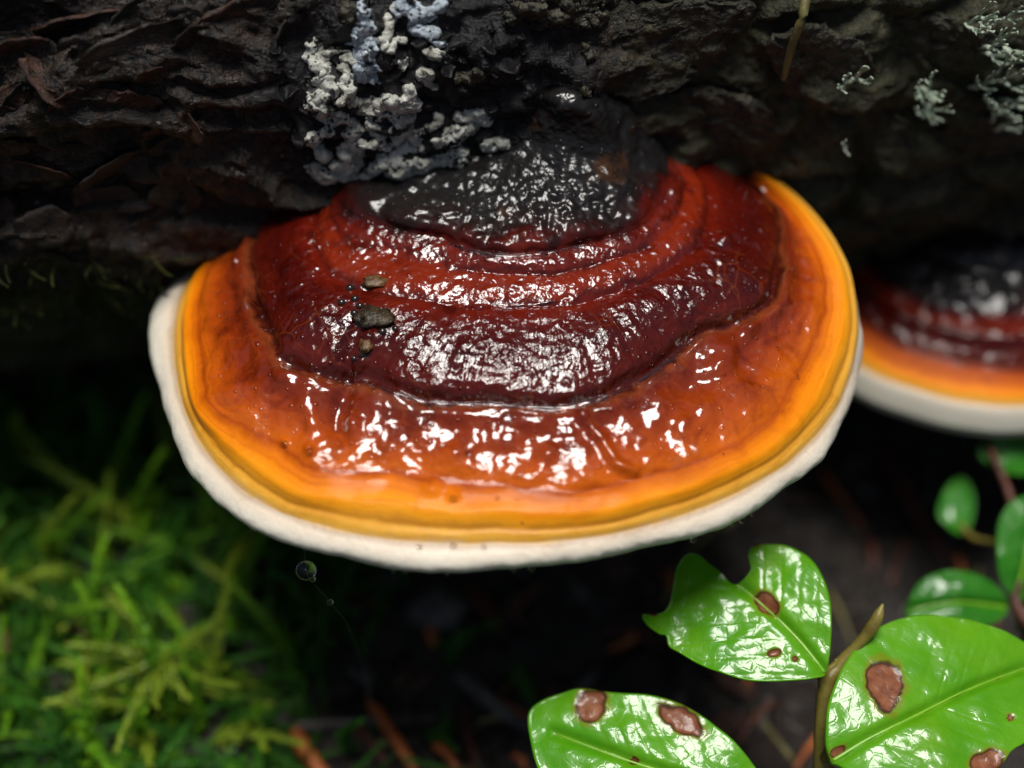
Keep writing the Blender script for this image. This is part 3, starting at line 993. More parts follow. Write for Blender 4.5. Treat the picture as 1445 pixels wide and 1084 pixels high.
FM = [flake_mesh('bark_flake', 1, .55, .055, (.2 + .5 * RNG.random()), i, ) for i in range(7)]
def rough_plate(i):
    me = flake_mesh('bark_plate', 1, .6, .10, .1, 30 + i, 46, 30)
    V = np.zeros(len(me.vertices) * 3); me.vertices.foreach_get('co', V); V = V.reshape(-1, 3)
    for ax in range(3):
        V[:, ax] += (.07, .07, .10)[ax] * fbm(V * np.array([3, 5, 3]) + 9 * i + 31 * ax, 4, .6) + .02 * fbm(V * 14 + 7 * ax, 2)
    me.vertices.foreach_set('co', V.ravel()); me.update()
    return me


GM = [rough_plate(i) for i in range(5)]
rr_ = random.Random(3)
named = [  # px, py, half length px, aspect, angle deg, tilt, material
    (58, 115, 44, .5, 118, .75, 'flake_red'), (232, 190, 36, .8, 10, .5, 'flake_red'), (120, 25, 70, .35, 5, .3, 'flake_red'), (270, 180, 26, .7, -60, .7, 'flake_red'),
    (190, 60, 80, .3, 16, .6, 'flake'), (20, 205, 32, .7, 0, .5, 'flake'), (60, 310, 40, .4, 0, .6, 'flake_grey'), (330, 20, 60, .35, 18, .4, 'flake_red'),
    (150, 235, 60, .4, 25, .5, 'flake'), (260, 260, 40, .6, -70, .4, 'flake'), (60, 240, 40, .5, -20, .6, 'flake_red'), (15, 140, 26, .7, 50, .6, 'flake_grey'),
    (400, 40, 40, .4, 60, .6, 'flake_grey'), (130, 130, 70, .3, 28, .5, 'flake')]
for q in range(70):
    named.append((rr_.uniform(-120, 440), rr_.uniform(-30, 400), rr_.uniform(14, 52), rr_.uniform(.3, .8), rr_.gauss(8, 22), rr_.uniform(.05, .55), rr_.choice(['flake', 'flake', 'flake', 'flake_red', 'flake_grey'])))
for q, (px, py, l, asp, an, ti, mt) in enumerate(named):
    p, n = cast(BL, px, py)
    if p is None: continue
    if q > 13 and ((px - 520) / 260) ** 2 + ((py - 170) / 170) ** 2 < 1: continue
    me = FM[q % 7].copy() if q < 0 else FM[q % 7]
    o = bpy.data.objects.new('bark_flake', me)
    COL.objects.link(o); o.parent = fallen_log
    o.matrix_parent_inverse = Matrix.Translation(fallen_log.location).inverted()
    if len(me.materials) == 0: me.materials.append(M['flake'])
    o.material_slots[0].link = 'OBJECT'; o.material_slots[0].material = M[mt]
    s = l / 170
    n = (n + Vector((0, -1.2, .5))).normalized()
    o.matrix_basis = orient(p, n, math.radians(an), ti, 0.02) @ Matrix.Diagonal((s, s * asp / .55, s * 1.0, 1))
plates = [(960, 45, 95, .55, 4), (1010, 165, 90, .55, -8), (1160, 90, 90, .6, -30), (925, 110, 60, .5, 10), (1220, 190, 70, .6, 10), (790, 15, 55, .5, 0), (1330, 60, 90, .5, -5), (1400, 190, 80, .5, 5), (1290, 260, 80, .5, 8), (870, 30, 40, .6, 15), (1130, 270, 70, .5, 0), (1440, 300, 70, .6, 0), (1500, 100, 80, .6, 10)]
for q, (px, py, l, asp, an) in enumerate(plates):
    p, n = cast(BL, px, py)
    if p is None: continue
    me = GM[q % 5]
    o = bpy.data.objects.new('bark_plate', me)
    COL.objects.link(o); o.parent = fallen_log
    o.matrix_parent_inverse = Matrix.Translation(fallen_log.location).inverted()
    if len(me.materials) == 0: me.materials.append(M['flake_grey'])
    s = l / 170
    n = (n + Vector((0, -1.5, .4))).normalized()
    o.matrix_basis = orient(p, n, math.radians(an), rr_.uniform(-.05, .2), 0.03) @ Matrix.Diagonal((s, s * asp / .6, s, 1))

# ------------------------------------------------------------------ white crust on the blackened bark
def z6(pts):
    return [(380 + x * .3322, y * .3322) for x, y in pts]


CR = [([(185, 195), (195, 260), (225, 290)], 22, 0), ([(230, 250), (225, 320), (205, 360)], 20, 0), ([(240, 350), (245, 400), (190, 430), (230, 465)], 38, 0), ([(320, 300), (340, 370), (370, 440), (430, 465), (500, 430)], 30, 0),
      ([(385, 40), (400, 100), (440, 115)], 20, 1), ([(395, 130), (400, 220), (400, 280), (425, 325)], 42, 1), ([(520, 95), (500, 160), (485, 190)], 22, 0), ([(620, 135), (680, 145), (735, 175)], 22, 1), ([(550, 260), (555, 275)], 16, 0),
      ([(600, 390), (620, 440), (580, 450)], 26, 0), ([(250, 555), (255, 515), (320, 510), (370, 530)], 18, 0), ([(560, 500), (580, 560), (530, 580), (610, 590)], 42, 0), ([(715, 600), (760, 570), (850, 540), (915, 510)], 22, 0), ([(800, 500), (850, 495), (910, 490)], 16, 0),
      ([(350, 570), (370, 640), (310, 650), (360, 690), (290, 710)], 32, 0), ([(190, 600), (215, 650), (245, 680)], 20, 0), ([(195, 715), (235, 750), (300, 745), (360, 745)], 24, 0), ([(390, 750), (430, 780), (450, 795)], 14, 0),
      ([(480, 690), (540, 700), (560, 640), (620, 630)], 24, 0), ([(550, 730), (620, 720), (700, 700), (740, 690)], 34, 0), ([(730, 690), (770, 655), (815, 700)], 26, 0), ([(620, 770), (680, 770), (700, 760)], 20, 0), ([(810, 730), (850, 768)], 12, 0), ([(930, 620), (970, 605), (995, 600)], 20, 0), ([(320, 210), (345, 215)], 14, 1),
      ([(470, 500), (500, 480)], 16, 0), ([(560, 30), (640, 60), (720, 30)], 26, 1), ([(1020, 80), (1060, 50), (1130, 40)], 24, 2), ([(1150, 60), (1230, 70), (1290, 40)], 26, 2), ([(1300, 70), (1390, 90), (1410, 60)], 28, 2), ([(800, 330), (850, 335), (890, 320)], 16, 2), ([(1330, 400), (1360, 430), (1390, 425)], 16, 2), ([(1340, 210), (1360, 240)], 14, 2), ([(330, 40), (350, 80)], 26, 2), ([(80, 60), (130, 20)], 14, 2)]
cr_ = random.Random(44)
for q in range(22):
    x, y = cr_.gauss(420, 190), cr_.gauss(420, 210)
    if 120 < x < 900 and 10 < y < 770:
        CR.append(([(x, y), (x + cr_.uniform(-40, 40), y + cr_.uniform(-15, 25)), (x + cr_.uniform(-60, 60), y + cr_.uniform(10, 50))], cr_.uniform(9, 17), 0))
LG = LP.reshape(lnu, lnv, 3)
LGx, LGy = to_plan(LG[60:700, :420])


def upsample(Aa, k):
    n0, n1 = Aa.shape[:2]
    i = np.linspace(0, n0 - 1, (n0 - 1) * k + 1); j = np.linspace(0, n1 - 1, (n1 - 1) * k + 1)
    i0 = np.minimum(i.astype(int), n0 - 2); j0 = np.minimum(j.astype(int), n1 - 2)
    fi = (i - i0)[:, None, None]; fj = (j - j0)[None, :, None]
    return Aa[i0][:, j0] * (1 - fi) * (1 - fj) + Aa[i0 + 1][:, j0] * fi * (1 - fj) + Aa[i0][:, j0 + 1] * (1 - fi) * fj + Aa[i0 + 1][:, j0 + 1] * fi * fj


for q, (pts, wpx, kind) in enumerate(CR):
    pl = spline(z6(pts), 8)
    wd = wpx * .3322 * 1.0 + 3.5
    x0, y0 = pl.min(0) - wd * 2.2; x1, y1 = pl.max(0) + wd * 2.2
    inside = (LGx > x0) & (LGx < x1) & (LGy > y0) & (LGy < y1)
    if not inside.any(): continue
    ii = np.where(inside.any(1))[0]; jj = np.where(inside.any(0))[0]
    sub = LG[60 + ii[0]:60 + ii[-1] + 1, jj[0]:jj[-1] + 1]
    if min(sub.shape[:2]) < 4: continue
    sub = upsample(sub, 3)
    nn = np.cross(np.gradient(sub, axis=0), np.gradient(sub, axis=1)); nn /= np.linalg.norm(nn, axis=-1)[..., None] + 1e-9
    if np.median(nn[..., 1]) > 0: nn = -nn
    sx_, sy_ = to_plan(sub)
    wxp = sx_ + 9 * fbm(sub * 3.5 + q, 3); wyp = sy_ + 9 * fbm(sub * 3.5 + 50 + q, 3)
    m_ = 1 - seg_dist(wxp, wyp, [tuple(v) for v in pl]) / wd + 1.5 * fbm(sub * np.array([5.5, 8.0, 8.0]) + 3 * q, 5, .68) + .08
    th_ = 0.05 * sstep(-.05, .75, m_) + sstep(0, .4, m_) * (.05 * fbm(sub * 5 + q, 4, .6, True) + .035 * fbm(sub * np.array([9, 16, 16]), 3, .6)) - .02 * sstep(.1, -.1, m_) - .015
    Pq = sub + (nn * .7 + np.array([0, -.35, .25])) * th_[..., None]
    F = grid_faces(*m_.shape)
    keep = (m_.ravel()[F] > -.12).all(1)
    if keep.sum() < 20: continue
    F = F[keep]
    # keep only the largest connected piece so that one object is one lobe
    par = np.arange(m_.size)
    lab = np.full(m_.size, -1)
    lab[np.unique(F)] = np.unique(F)
    for _ in range(400):
        mn = lab[F].min(1)
        new = lab.copy()
        np.minimum.at(new, F.ravel(), np.repeat(mn, 4))
        new[np.unique(F)] = new[new[np.unique(F)]]
        if (new == lab).all(): break
        lab = new
    ids, cn_ = np.unique(lab[F[:, 0]], return_counts=True)
    F = F[lab[F[:, 0]] == ids[np.argmax(cn_)]]
    if len(F) < 20: continue
    used, inv = np.unique(F, return_inverse=True)
    me = mesh_np('crust_lichen', Pq.reshape(-1, 3)[used], inv.reshape(-1, 4))
    o = obj('crust_lichen', me, M[('crust', 'crust_blue', 'flake_grey')[kind]])
    lab_ = ('knobbly white crust lobe on the blackened bark above the large fungus', 'bluish white crust lobe on the blackened bark above the large fungus', 'grey-brown crust lump on the bark around the blackened patch')[kind]
    tag(o, lab_, 'crust', ('white crust lobes on the bark', 'bluish crust lobes on the bark', 'grey crust lumps on the bark')[kind])

# shiny black knobs between the white lobes, joined parts of the bark
kn = []
kr = random.Random(12)
while len(kn) < 120:
    px, py = kr.uniform(385, 880), kr.uniform(-10, 290)
    e = math.hypot((px - 560) / 190, (py - 120) / 165)
    if e > 1: continue
    p, n = cast(BL, px, py)
    p2, n2 = cast(BC, px, py)
    if p is None or (p2 is not None and (p2 - CAM).length < (p - CAM).length): continue
    kn.append((p, n))
KM = [lump_mesh('bark_knob', (1, 1, .8), .9, 1.7, i, 2) for i in range(6)]
for q, (p, n) in enumerate(kn):
    me = KM[q % 6]
    o = bpy.data.objects.new('bark_knob', me); COL.objects.link(o); o.parent = fallen_log
    o.matrix_parent_inverse = Matrix.Translation(fallen_log.location).inverted()
    if len(me.materials) == 0: me.materials.append(M['char'])
    s = kr.uniform(.025, .075)
    o.matrix_basis = Matrix.Translation(p) @ Matrix.Rotation(kr.uniform(0, 6), 4, 'Z') @ Matrix.Rotation(kr.uniform(0, 6), 4, 'X') @ Matrix.Diagonal((s * kr.uniform(.8, 1.8), s, s * kr.uniform(.7, 1.2), 1))

# ------------------------------------------------------------------ leafy grey-green lichens on the right of the log
def lichen(px, py, spread, count, label, seed):
    r = random.Random(seed)
    p0, n0 = cast(BL, px, py)
    root = thing('branching_lichen', p0, label, 'lichen', 'grey-green lichens on the log')
    for k in range(count):
        Vs, Qs, Ts, off = [], [], [], 0
        x, y = px + r.gauss(0, spread[0]), py + r.gauss(0, spread[1])
        a = r.uniform(0, 2 * math.pi)
        off_ = [0]

        def grow(x, y, a, l, w, dep, h):
            q = [(x, y, h)]
            for s in range(4):
                a2 = a + r.gauss(0, .35)
                x, y = x + math.cos(a2) * l / 4, y + math.sin(a2) * l / 4
                h2 = h + r.uniform(0.01, .06)
                h = h2
                q.append((x, y, h))
            pp = []
            for (u, v, hh) in q:
                p, n = cast(BL, u, v)
                if p is None: return
                pp.append(np.array(p + Vector((0, -.8, .6)) * hh))
            pp = spline(pp, 8)
            V, Q, T = tube_arrays(pp, w / 170 * np.linspace(.8, 1.15, 8), seg=7, flat=.35, nrm=(0, -.8, .6), lump=.8, lfreq=9, seed=seed + off_[0])
            Vs.append(V); Qs.append(Q + off_[0]); Ts.append(T + off_[0]); off_[0] += len(V)
            if dep:
                for sgn in (-1, 1):
                    grow(x, y, a + sgn * r.uniform(.4, .9), l * .75, w * .85, dep - 1, h)
        grow(x, y, a, r.uniform(9, 15), r.uniform(2.4, 3.8), 2, 0.0)
        if Vs: obj('lobe', mesh_mixed('lobe', np.vstack(Vs), np.vstack(Qs), np.vstack(Ts)), M['lichen'], root)


lichen(1382, 48, (14, 13), 9, 'pale branching lichen tuft, uppermost on the greenish bark', 1)
lichen(1310, 128, (24, 8), 10, 'wide low row of grey lichen tufts on the greenish bark', 2)
lichen(1402, 122, (14, 16), 9, 'grey lichen tuft below the uppermost pale tuft', 3)
lichen(1190, 118, (8, 5), 3, 'tiny lichen fleck beside the low row of lichen', 4)
lichen(1400, 182, (4, 4), 2, 'tiny round lichen fleck beneath the grey tufts', 5)
lichen(1195, 212, (4, 4), 1, 'lone small lichen fleck low on the greenish bark', 6)

# strand hanging on the bark
P3 = []
for x, y in [(1128, -20), (1122, 20), (1108, 60), (1096, 106)]:
    p, n = cast(BL, x, y); P3.append(np.array(p) + np.array([0, -.30, .16]))
tag(obj('plant_strand', tube('plant_strand', spline(P3, 14), np.linspace(.05, .028, 14), seg=7, lump=.3), M['needle_pale']), 'thin olive strand hanging down over the greenish bark', 'strand')

# ------------------------------------------------------------------ crumbs and droplets lying on the fungus
def on_cap(px, py):
    return cast(BC, px, py)


def crumb(px, py, wx, wy, h, mt, label, seed):
    p, n = on_cap(px, py)
    V_, F_ = ICO3
    V_ = V_ * (1 + .55 * fbm(V_ * 1.5 + seed * 3.7, 3) + .55 * fbm(V_ * 5 + seed, 3))[:, None] * np.array([wx / 170, wy / 170, h])
    me = mesh_np('soil_crumb', V_, F_)
    o = obj('soil_crumb', me, M[mt])
    o.matrix_world = Matrix.Translation(p)
    tag(o, label, 'crumb')


crumb(530, 398, 17, 11, .035, 'crumb_tan', 'small olive-tan crumb on the red cap above the dark crumb', 1)
crumb(528, 447, 26, 22, .06, 'crumb', 'dark olive soil crumb stuck to the red cap', 2)
crumb(517, 487, 9, 14, .04, 'crumb_tan', 'tiny orange-tan crumb on the dark red ring', 3)
DV = lump_mesh('water_droplet', (1, 1, .75), 0.0, 1, 0, 2)
DV.materials.append(M['water'])


def droplet(p, r, label, group, sc=(1, 1, 1)):
    o = bpy.data.objects.new('water_droplet', DV); COL.objects.link(o)
    o.matrix_world = Matrix.Translation(p) @ Matrix.Diagonal((r * sc[0], r * sc[1], r * sc[2], 1))
    tag(o, label, 'droplet', group)


BLK = lump_mesh('dark_bead', (1, 1, .9), 0.25, 1.5, 3, 2)
BLK.materials.append(M['bead'])
for px, py, r in [(494, 407, 7), (482, 427, 6), (501, 422, 6), (508, 432, 6), (500, 442, 6), (503, 449, 5), (540, 468, 6), (558, 464, 5), (553, 447, 4), (512, 500, 6), (500, 506, 5)]:
    p, n = on_cap(px, py)
    o = bpy.data.objects.new('dark_bead', BLK); COL.objects.link(o)
    o.matrix_world = Matrix.Translation(p) @ Matrix.Rotation(px, 4, 'Z') @ Matrix.Diagonal((r / 170, r / 170, r / 170, 1))
    tag(o, 'shiny blackish bead beside the dark crumb on the red cap', 'bead', 'shiny dark beads on the cap')
for px, py, r in [(1016, 345, 5), (1010, 343, 3), (437, 636, 5), (402, 626, 4), (610, 600, 4), (1097, 492, 4), (1125, 532, 4), (660, 640, 4), (730, 705, 3), (640, 703, 5), (702, 703, 4), (640, 770, 5), (683, 772, 4), (592, 772, 4)]:
    p, n = on_cap(px, py)
    if p: droplet(p, r / 170, 'clear water droplet lying on the cap of the large fungus', 'droplets on the cap')
LIPI = C0 + np.array([0, .03, -.10])
lpx, lpy = to_plan(LIPI)
for px, py, r in [(358, 748, 3), (555, 805, 3), (573, 807, 3), (632, 808, 2.4), (725, 802, 3.4), (751, 800, 4.5), (976, 757, 4.5), (1046, 732, 4.5), (1060, 724, 3), (1031, 738, 2.5)]:
    i = int(np.argmin((lpx - px) ** 2)) if px > 300 else 0
    cand = np.where(lpy > 600)[0]
    i = cand[np.argmin(np.abs(lpx[cand] - px))]
    p = Vector(C0[i]) + Vector((0, .0, -.012 - .5 * r / 170))
    droplet(p, r / 170, 'tiny clear droplet hanging from the cream rim of the large fungus', 'droplets under the rim', (1, 1, 1.5))

# hanging drop on a silk thread
p_top = Vector(LIPI[[i for i in np.where(lpy > 600)[0]][int(np.argmin(np.abs(lpx[lpy > 600] - 424)))]]) + Vector((0, .25, -.02))
dep = (p_top - CAM).dot(Fv)
th_pts = [p_top, at_depth(432, 805, dep + .1), at_depth(448, 830, dep + .3), at_depth(466, 850, dep + .5), at_depth(500, 905, dep + 1.0)]
for a_ in range(2):
    pp_ = th_pts[-1]
gp = th_pts[-1].copy()
hit = BG.ray_cast(gp, Vector((0.05, .15, -1)).normalized())[0]
th_pts.append(hit)
tag(obj('silk_thread', tube('silk_thread', spline([np.array(v) for v in th_pts], 40), .0012, seg=5), M['silk']), 'fine silk thread running down from the cream rim', 'thread')
droplet(th_pts[1], 15 / 170, 'largest hanging water drop, on the silk thread under the rim', None, (1, 1, 1.2))
droplet(at_depth(441, 817, dep + .2), 5 / 170, 'small water drop just under the largest hanging drop', None)
droplet(th_pts[3], 5 / 170, 'lowest small water drop on the silk thread', None)

# ------------------------------------------------------------------ leaves
def leaf(name, outline, centre, depth, nrm, mt, root, spots=(), vein=None, cup=0.12, edge_red=None, wob=0.06):
    """outline in plan pixels laid on a tilted plane of its own; thickness, cupping and midrib are modelled"""
    cx, cy = centre
    p0 = np.array(at_depth(cx, cy, depth)); n = np.array(Vector(nrm).normalized())
    P = np.array(outline, float)
    P = np.vstack([P, P[:1]])
    seg = np.hypot(*np.diff(P, axis=0).T); s = np.concatenate([[0], np.cumsum(seg)])
    na, nr = 220, 34
    ss = np.linspace(0, s[-1], na, endpoint=False)
    per = np.vstack([P[-3:-1], P, P[1:3]])
    fine_ = spline(per, 40 * (len(per) - 1) + 1)[80:-80]
    sg = np.hypot(*np.diff(fine_, axis=0).T); sf = np.concatenate([[0], np.cumsum(sg)])
    ss = np.linspace(0, sf[-1], na, endpoint=False)
    ex, ey = np.interp(ss, sf, fine_[:, 0]), np.interp(ss, sf, fine_[:, 1])
    k = np.linspace(0, 1, nr)
    gx_ = cx + (ex - cx)[:, None] * k[None, :]; gy_ = cy + (ey - cy)[:, None] * k[None, :]
    V = on_plane(gx_, gy_, p0, n)
    V = V.reshape(na, nr, 3)
    span = np.linalg.norm(V[:, -1] - p0, axis=-1).max()
    d = np.linalg.norm(V - p0, axis=-1) / span
    h = -cup * d ** 2 * span + wob * fbm(V * 1.3 + depth, 3) + 0.02 * fbm(V * 4, 3)
    vn = np.zeros(gx_.shape)
    if vein:
        dist = seg_dist(gx_, gy_, vein)
        h = h - 0.05 * np.exp(-(dist / 7) ** 2) + 0.0006 * np.minimum(dist, 120)
        vn = np.exp(-(dist / 2.6) ** 2)
        (x0, y0), (x1, y1) = vein[0], vein[-1]
        ax = np.array([x1 - x0, y1 - y0], float); ax /= np.linalg.norm(ax)
        along = (gx_ - x0) * ax[0] + (gy_ - y0) * ax[1]
        ph = (along - 0.9 * dist) / 34
        lat = np.exp(-((ph - np.round(ph)) / .07) ** 2)
        h = h - 0.004 * lat; vn = np.maximum(vn, .25 * lat)
    sp = np.zeros(gx_.shape)
    for (sx, sy, sa, sb, rot) in spots:
        c_, s_ = math.cos(math.radians(rot)), math.sin(math.radians(rot))
        dx, dy = gx_ - sx, gy_ - sy
        e = np.sqrt(((dx * c_ + dy * s_) / sa) ** 2 + ((-dx * s_ + dy * c_) / sb) ** 2)
        e = e + .42 * fbm(np.stack([gx_ * .05, gy_ * .05, 0 * gx_], -1), 3)
        sp = np.maximum(sp, 1 - sstep(.5, 1.5, e))
        h = h - 0.02 * (1 - sstep(.6, 1.1, e))
    V = V + n * h[..., None]
    th = 0.012
    top = V.reshape(-1, 3) + n * th; bot = V.reshape(-1, 3) - n * th
    F = grid_faces(na, nr, True)
    N = na * nr
    i = np.arange(na); i2 = (i + 1) % na
    rim = np.stack([i * nr + nr - 1, i2 * nr + nr - 1, i2 * nr + nr - 1 + N, i * nr + nr - 1 + N], -1)
    me = mesh_np(name, np.vstack([top, bot]), np.vstack([F[:, ::-1], F + N, rim]), attrs={'spot': np.tile(sp.ravel(), 2), 'vein': np.tile(vn.ravel(), 2)})
    lf = obj(name, me, M[mt], root)
    if vein:
        vp = spline(vein, 26)
        pp = []
        for (vx, vy) in vp:
            dd_ = (gx_ - vx) ** 2 + (gy_ - vy) ** 2
            if dd_.min() < 60: pp.append((V.reshape(-1, 3) + n * (th + .004))[int(np.argmin(dd_))])
        if len(pp) > 6:
            pp = np.array(pp); pp = np.stack([smooth1(pp[:, i], 3) for i in range(3)], 1)
            obj('midrib', tube('midrib', pp, np.linspace(.016, .006, len(pp)), seg=7, flat=.6, nrm=tuple(n)), M['midrib'], lf)
    return lf


def stem(root, pts, r0, r1, mt='stem', name='stem'):
    P3 = spline([np.array(at_depth(x, y, d)) for x, y, d in pts], 24)
    return obj(name, tube(name, P3, np.linspace(r0, r1, 24), seg=9, lump=.15, lfreq=3), M[mt], root)


DL = 13.1
stem_foot = at_depth(1158, 1120, DL + .3)
foot = BG.ray_cast(stem_foot + Vector((0, 0, .2)), Vector((-.05, .25, -1)).normalized())[0]
sprig = thing('leafy_sprig', foot, 'sprig of three large glossy bright green spotted leaves beside the fungus', 'plant')
P3 = spline([np.array(foot) - [0, 0, .1], np.array((foot + stem_foot) / 2) + [0, -.06, 0], np.array(stem_foot), np.array(at_depth(1162, 1040, DL + .1)), np.array(at_depth(1168, 965, DL)), np.array(at_depth(1185, 940, DL)), np.array(at_depth(1215, 905, DL - .05)), np.array(at_depth(1234, 880, DL - .1)), np.array(at_depth(1246, 852, DL - .12))], 50)
rad = np.interp(np.linspace(0, 1, 50), [0, .5, .62, .72, .84, .93, 1], [.10, .08, .07, .045, .065, .05, .008])
obj('stem', tube('stem', P3, rad, seg=10, lump=.15, lfreq=3), M['stem'], sprig)
stem(sprig, [(1166, 975, DL), (1160, 955, DL - .02), (1178, 938, DL - .04), (1180, 930, DL - .05)], .05, .012, name='bud')
leaf('leaf', [(1166, 945), (1173, 900), (1172, 850), (1160, 812), (1140, 785), (1110, 770), (1085, 768), (1062, 770), (1056, 786), (1060, 800), (1050, 815), (1033, 822), (1018, 808), (1002, 796), (985, 782), (968, 782), (955, 800), (950, 825), (945, 850), (935, 864), (918, 866), (905, 866), (912, 880), (930, 894), (940, 897), (944, 912), (960, 922), (990, 940), (1020, 952), (1060, 962), (1110, 961), (1150, 956)], (1080, 885), DL - .05, (-.19, -.37, .91), 'leaf', sprig,
     spots=[(1082, 851, 20, 13, 40), (1092, 922, 10, 6, -20), (1122, 930, 4, 4, 0), (1060, 766, 14, 6, 0), (1100, 762, 12, 6, 0), (918, 862, 10, 4, 40)], vein=[(1168, 952), (1130, 905), (1080, 855), (1035, 818)])
leaf('leaf', [(1075, 1090), (1040, 1050), (1010, 1025), (980, 1005), (950, 990), (915, 982), (880, 980), (850, 976), (820, 971), (790, 976), (760, 988), (745, 1005), (748, 1040), (758, 1080), (780, 1120), (830, 1160), (900, 1180), (980, 1175), (1050, 1150), (1090, 1120)], (910, 1075), DL - .15, (-.05, -.27, .95), 'leaf', sprig,
     spots=[(834, 996, 22, 24, 20), (962, 1018, 34, 17, 32), (895, 1073, 5, 5, 0)], vein=[(1160, 1130), (1060, 1120), (910, 1080), (780, 1030)])
leaf('leaf', [(1172, 1055), (1168, 1020), (1172, 985), (1190, 940), (1220, 900), (1255, 878), (1300, 868), (1350, 870), (1400, 880), (1450, 900), (1495, 930), (1505, 970), (1480, 1010), (1450, 1045), (1425, 1062), (1408, 1085), (1370, 1115), (1310, 1125), (1240, 1105), (1195, 1080)], (1325, 1000), DL - .3, (.08, -.20, .97), 'leaf', sprig,
     spots=[(1248, 968, 25, 36, -12), (1187, 1054, 12, 6, -25), (1392, 1078, 24, 18, -20), (1425, 1013, 4, 6, 0)], vein=[(1170, 1075), (1215, 1045), (1290, 1010), (1380, 965), (1470, 930)])
# short leaf stalks
for a_, b_ in (((1166, 948, DL - .02), (1168, 968, DL)), ((1172, 1052, DL - .2), (1161, 1070, DL + .15)), ((1072, 1106, DL - .1), (1158, 1122, DL + .28))):
    stem(sprig, [a_, ((a_[0] + b_[0]) / 2, (a_[1] + b_[1]) / 2 + 4, (a_[2] + b_[2]) / 2), b_], .04, .05, name='leaf_stalk')

D2 = 14.9
f2 = BG.ray_cast(at_depth(1452, 900, D2), Vector((.05, .2, -1)).normalized())[0]
sprig2 = thing('leafy_sprig', f2, 'darker blurred sprig of smaller glossy leaves behind the bright green leaves', 'plant')
obj('stem', tube('stem', spline([np.array(f2) - [0, 0, .1], np.array(at_depth(1450, 900, D2)), np.array(at_depth(1432, 845, D2)), np.array(at_depth(1446, 790, D2 + .1)), np.array(at_depth(1425, 700, D2 + .4)), np.array(at_depth(1400, 640, D2 + .7)), np.array(at_depth(1392, 620, D2 + .8))], 40), np.linspace(.07, .03, 40), seg=8, lump=.15), M['twig_red'], sprig2)
leaf('leaf', [(1282, 868), (1283, 850), (1293, 828), (1312, 812), (1340, 805), (1375, 810), (1405, 825), (1425, 845), (1428, 858), (1415, 872), (1385, 885), (1340, 890), (1305, 884)], (1350, 848), D2 - .1, (.06, -.52, .85), 'leaf_dark', sprig2, vein=[(1428, 856), (1350, 850), (1288, 860)])
leaf('leaf', [(1430, 838), (1412, 815), (1406, 780), (1408, 745), (1418, 720), (1438, 702), (1470, 700), (1500, 730), (1505, 790), (1480, 830), (1450, 845)], (1455, 775), D2, (.02, -.52, .85), 'leaf_dark', sprig2, vein=[(1438, 842), (1450, 780), (1465, 705)])
leaf('leaf', [(1435, 885), (1437, 860), (1450, 840), (1480, 830), (1500, 860), (1495, 900), (1460, 910)], (1468, 868), D2 + .1, (.02, -.52, .85), 'leaf_dark', sprig2)
leaf('leaf', [(1325, 725), (1330, 700), (1345, 678), (1362, 672), (1374, 690), (1376, 720), (1368, 748), (1355, 752), (1338, 742)], (1352, 712), D2 + 1.0, (.1, -.4, .9), 'leaf_dark', sprig2)
leaf('leaf', [(1382, 640), (1390, 622), (1420, 606), (1460, 604), (1490, 625), (1490, 655), (1455, 670), (1410, 664)], (1430, 638), D2 + .8, (.1, -.55, .83), 'leaf_dark', sprig2)
stem(sprig2, [(1352, 735, D2 + 1.0), (1375, 760, D2 + .8), (1420, 770, D2 + .3), (1443, 790, D2 + .12)], .03, .04, name='leaf_stalk')

# ------------------------------------------------------------------ moss
def moss_shoot(name, length, nleaf, bend, seed, leaf_l=.16, leaf_w=.05, mt=None):
    r = random.Random(seed)
    n = 12
    P = []
    for i in range(n):
        s = i / (n - 1)
        P.append([bend * s * s * length, 0.1 * math.sin(3 * s + seed) * length * .4, s * length * (1 - .25 * bend * s)])
    P = np.array(P)
    V, Q, T = tube_arrays(P, np.linspace(.022, .010, n), seg=5, nrm=(0, 1, 0.1))
    Vl = [V]; Ql = Q.tolist(); Tl = T.tolist(); off = len(V)
    LV = []
    for k in range(nleaf):
        s = .1 + .9 * (k + r.random()) / nleaf
        c = np.array([np.interp(s, np.linspace(0, 1, n), P[:, i]) for i in range(3)])
        i0 = min(int(s * (n - 1)), n - 2); tg = P[i0 + 1] - P[i0]; tg /= np.linalg.norm(tg)
        a = k * 2.4 + r.gauss(0, .3)
        side = np.array([math.cos(a), math.sin(a), 0]); side -= tg * side.dot(tg); side /= np.linalg.norm(side) + 1e-9
        up = .55 + .7 * s + r.gauss(0, .12)
        d = side * math.cos(up) + tg * math.sin(up)
        w = np.cross(d, tg); w /= np.linalg.norm(w) + 1e-9
        ll = leaf_l * (1.15 - .55 * s) * r.uniform(.8, 1.2); ww = leaf_w * (1.1 - .4 * s)
        mid = c + d * ll * .45 + side * .01
        LV += [c, mid + w * ww * .5, c + d * ll - side * .015 * 0, mid - w * ww * .5]
    LV = np.array(LV)
    m_ = len(LV) // 4
    Lq = (np.arange(m_)[:, None] * 4 + np.arange(4)[None, :] + off).tolist()
    return np.vstack([V, LV]), Ql + Lq, Tl


def py_mesh(name, V, Q, T):
    me = bpy.data.meshes.new(name)
    me.from_pydata(V.tolist(), [], Q + T)
    me.update()
    return me


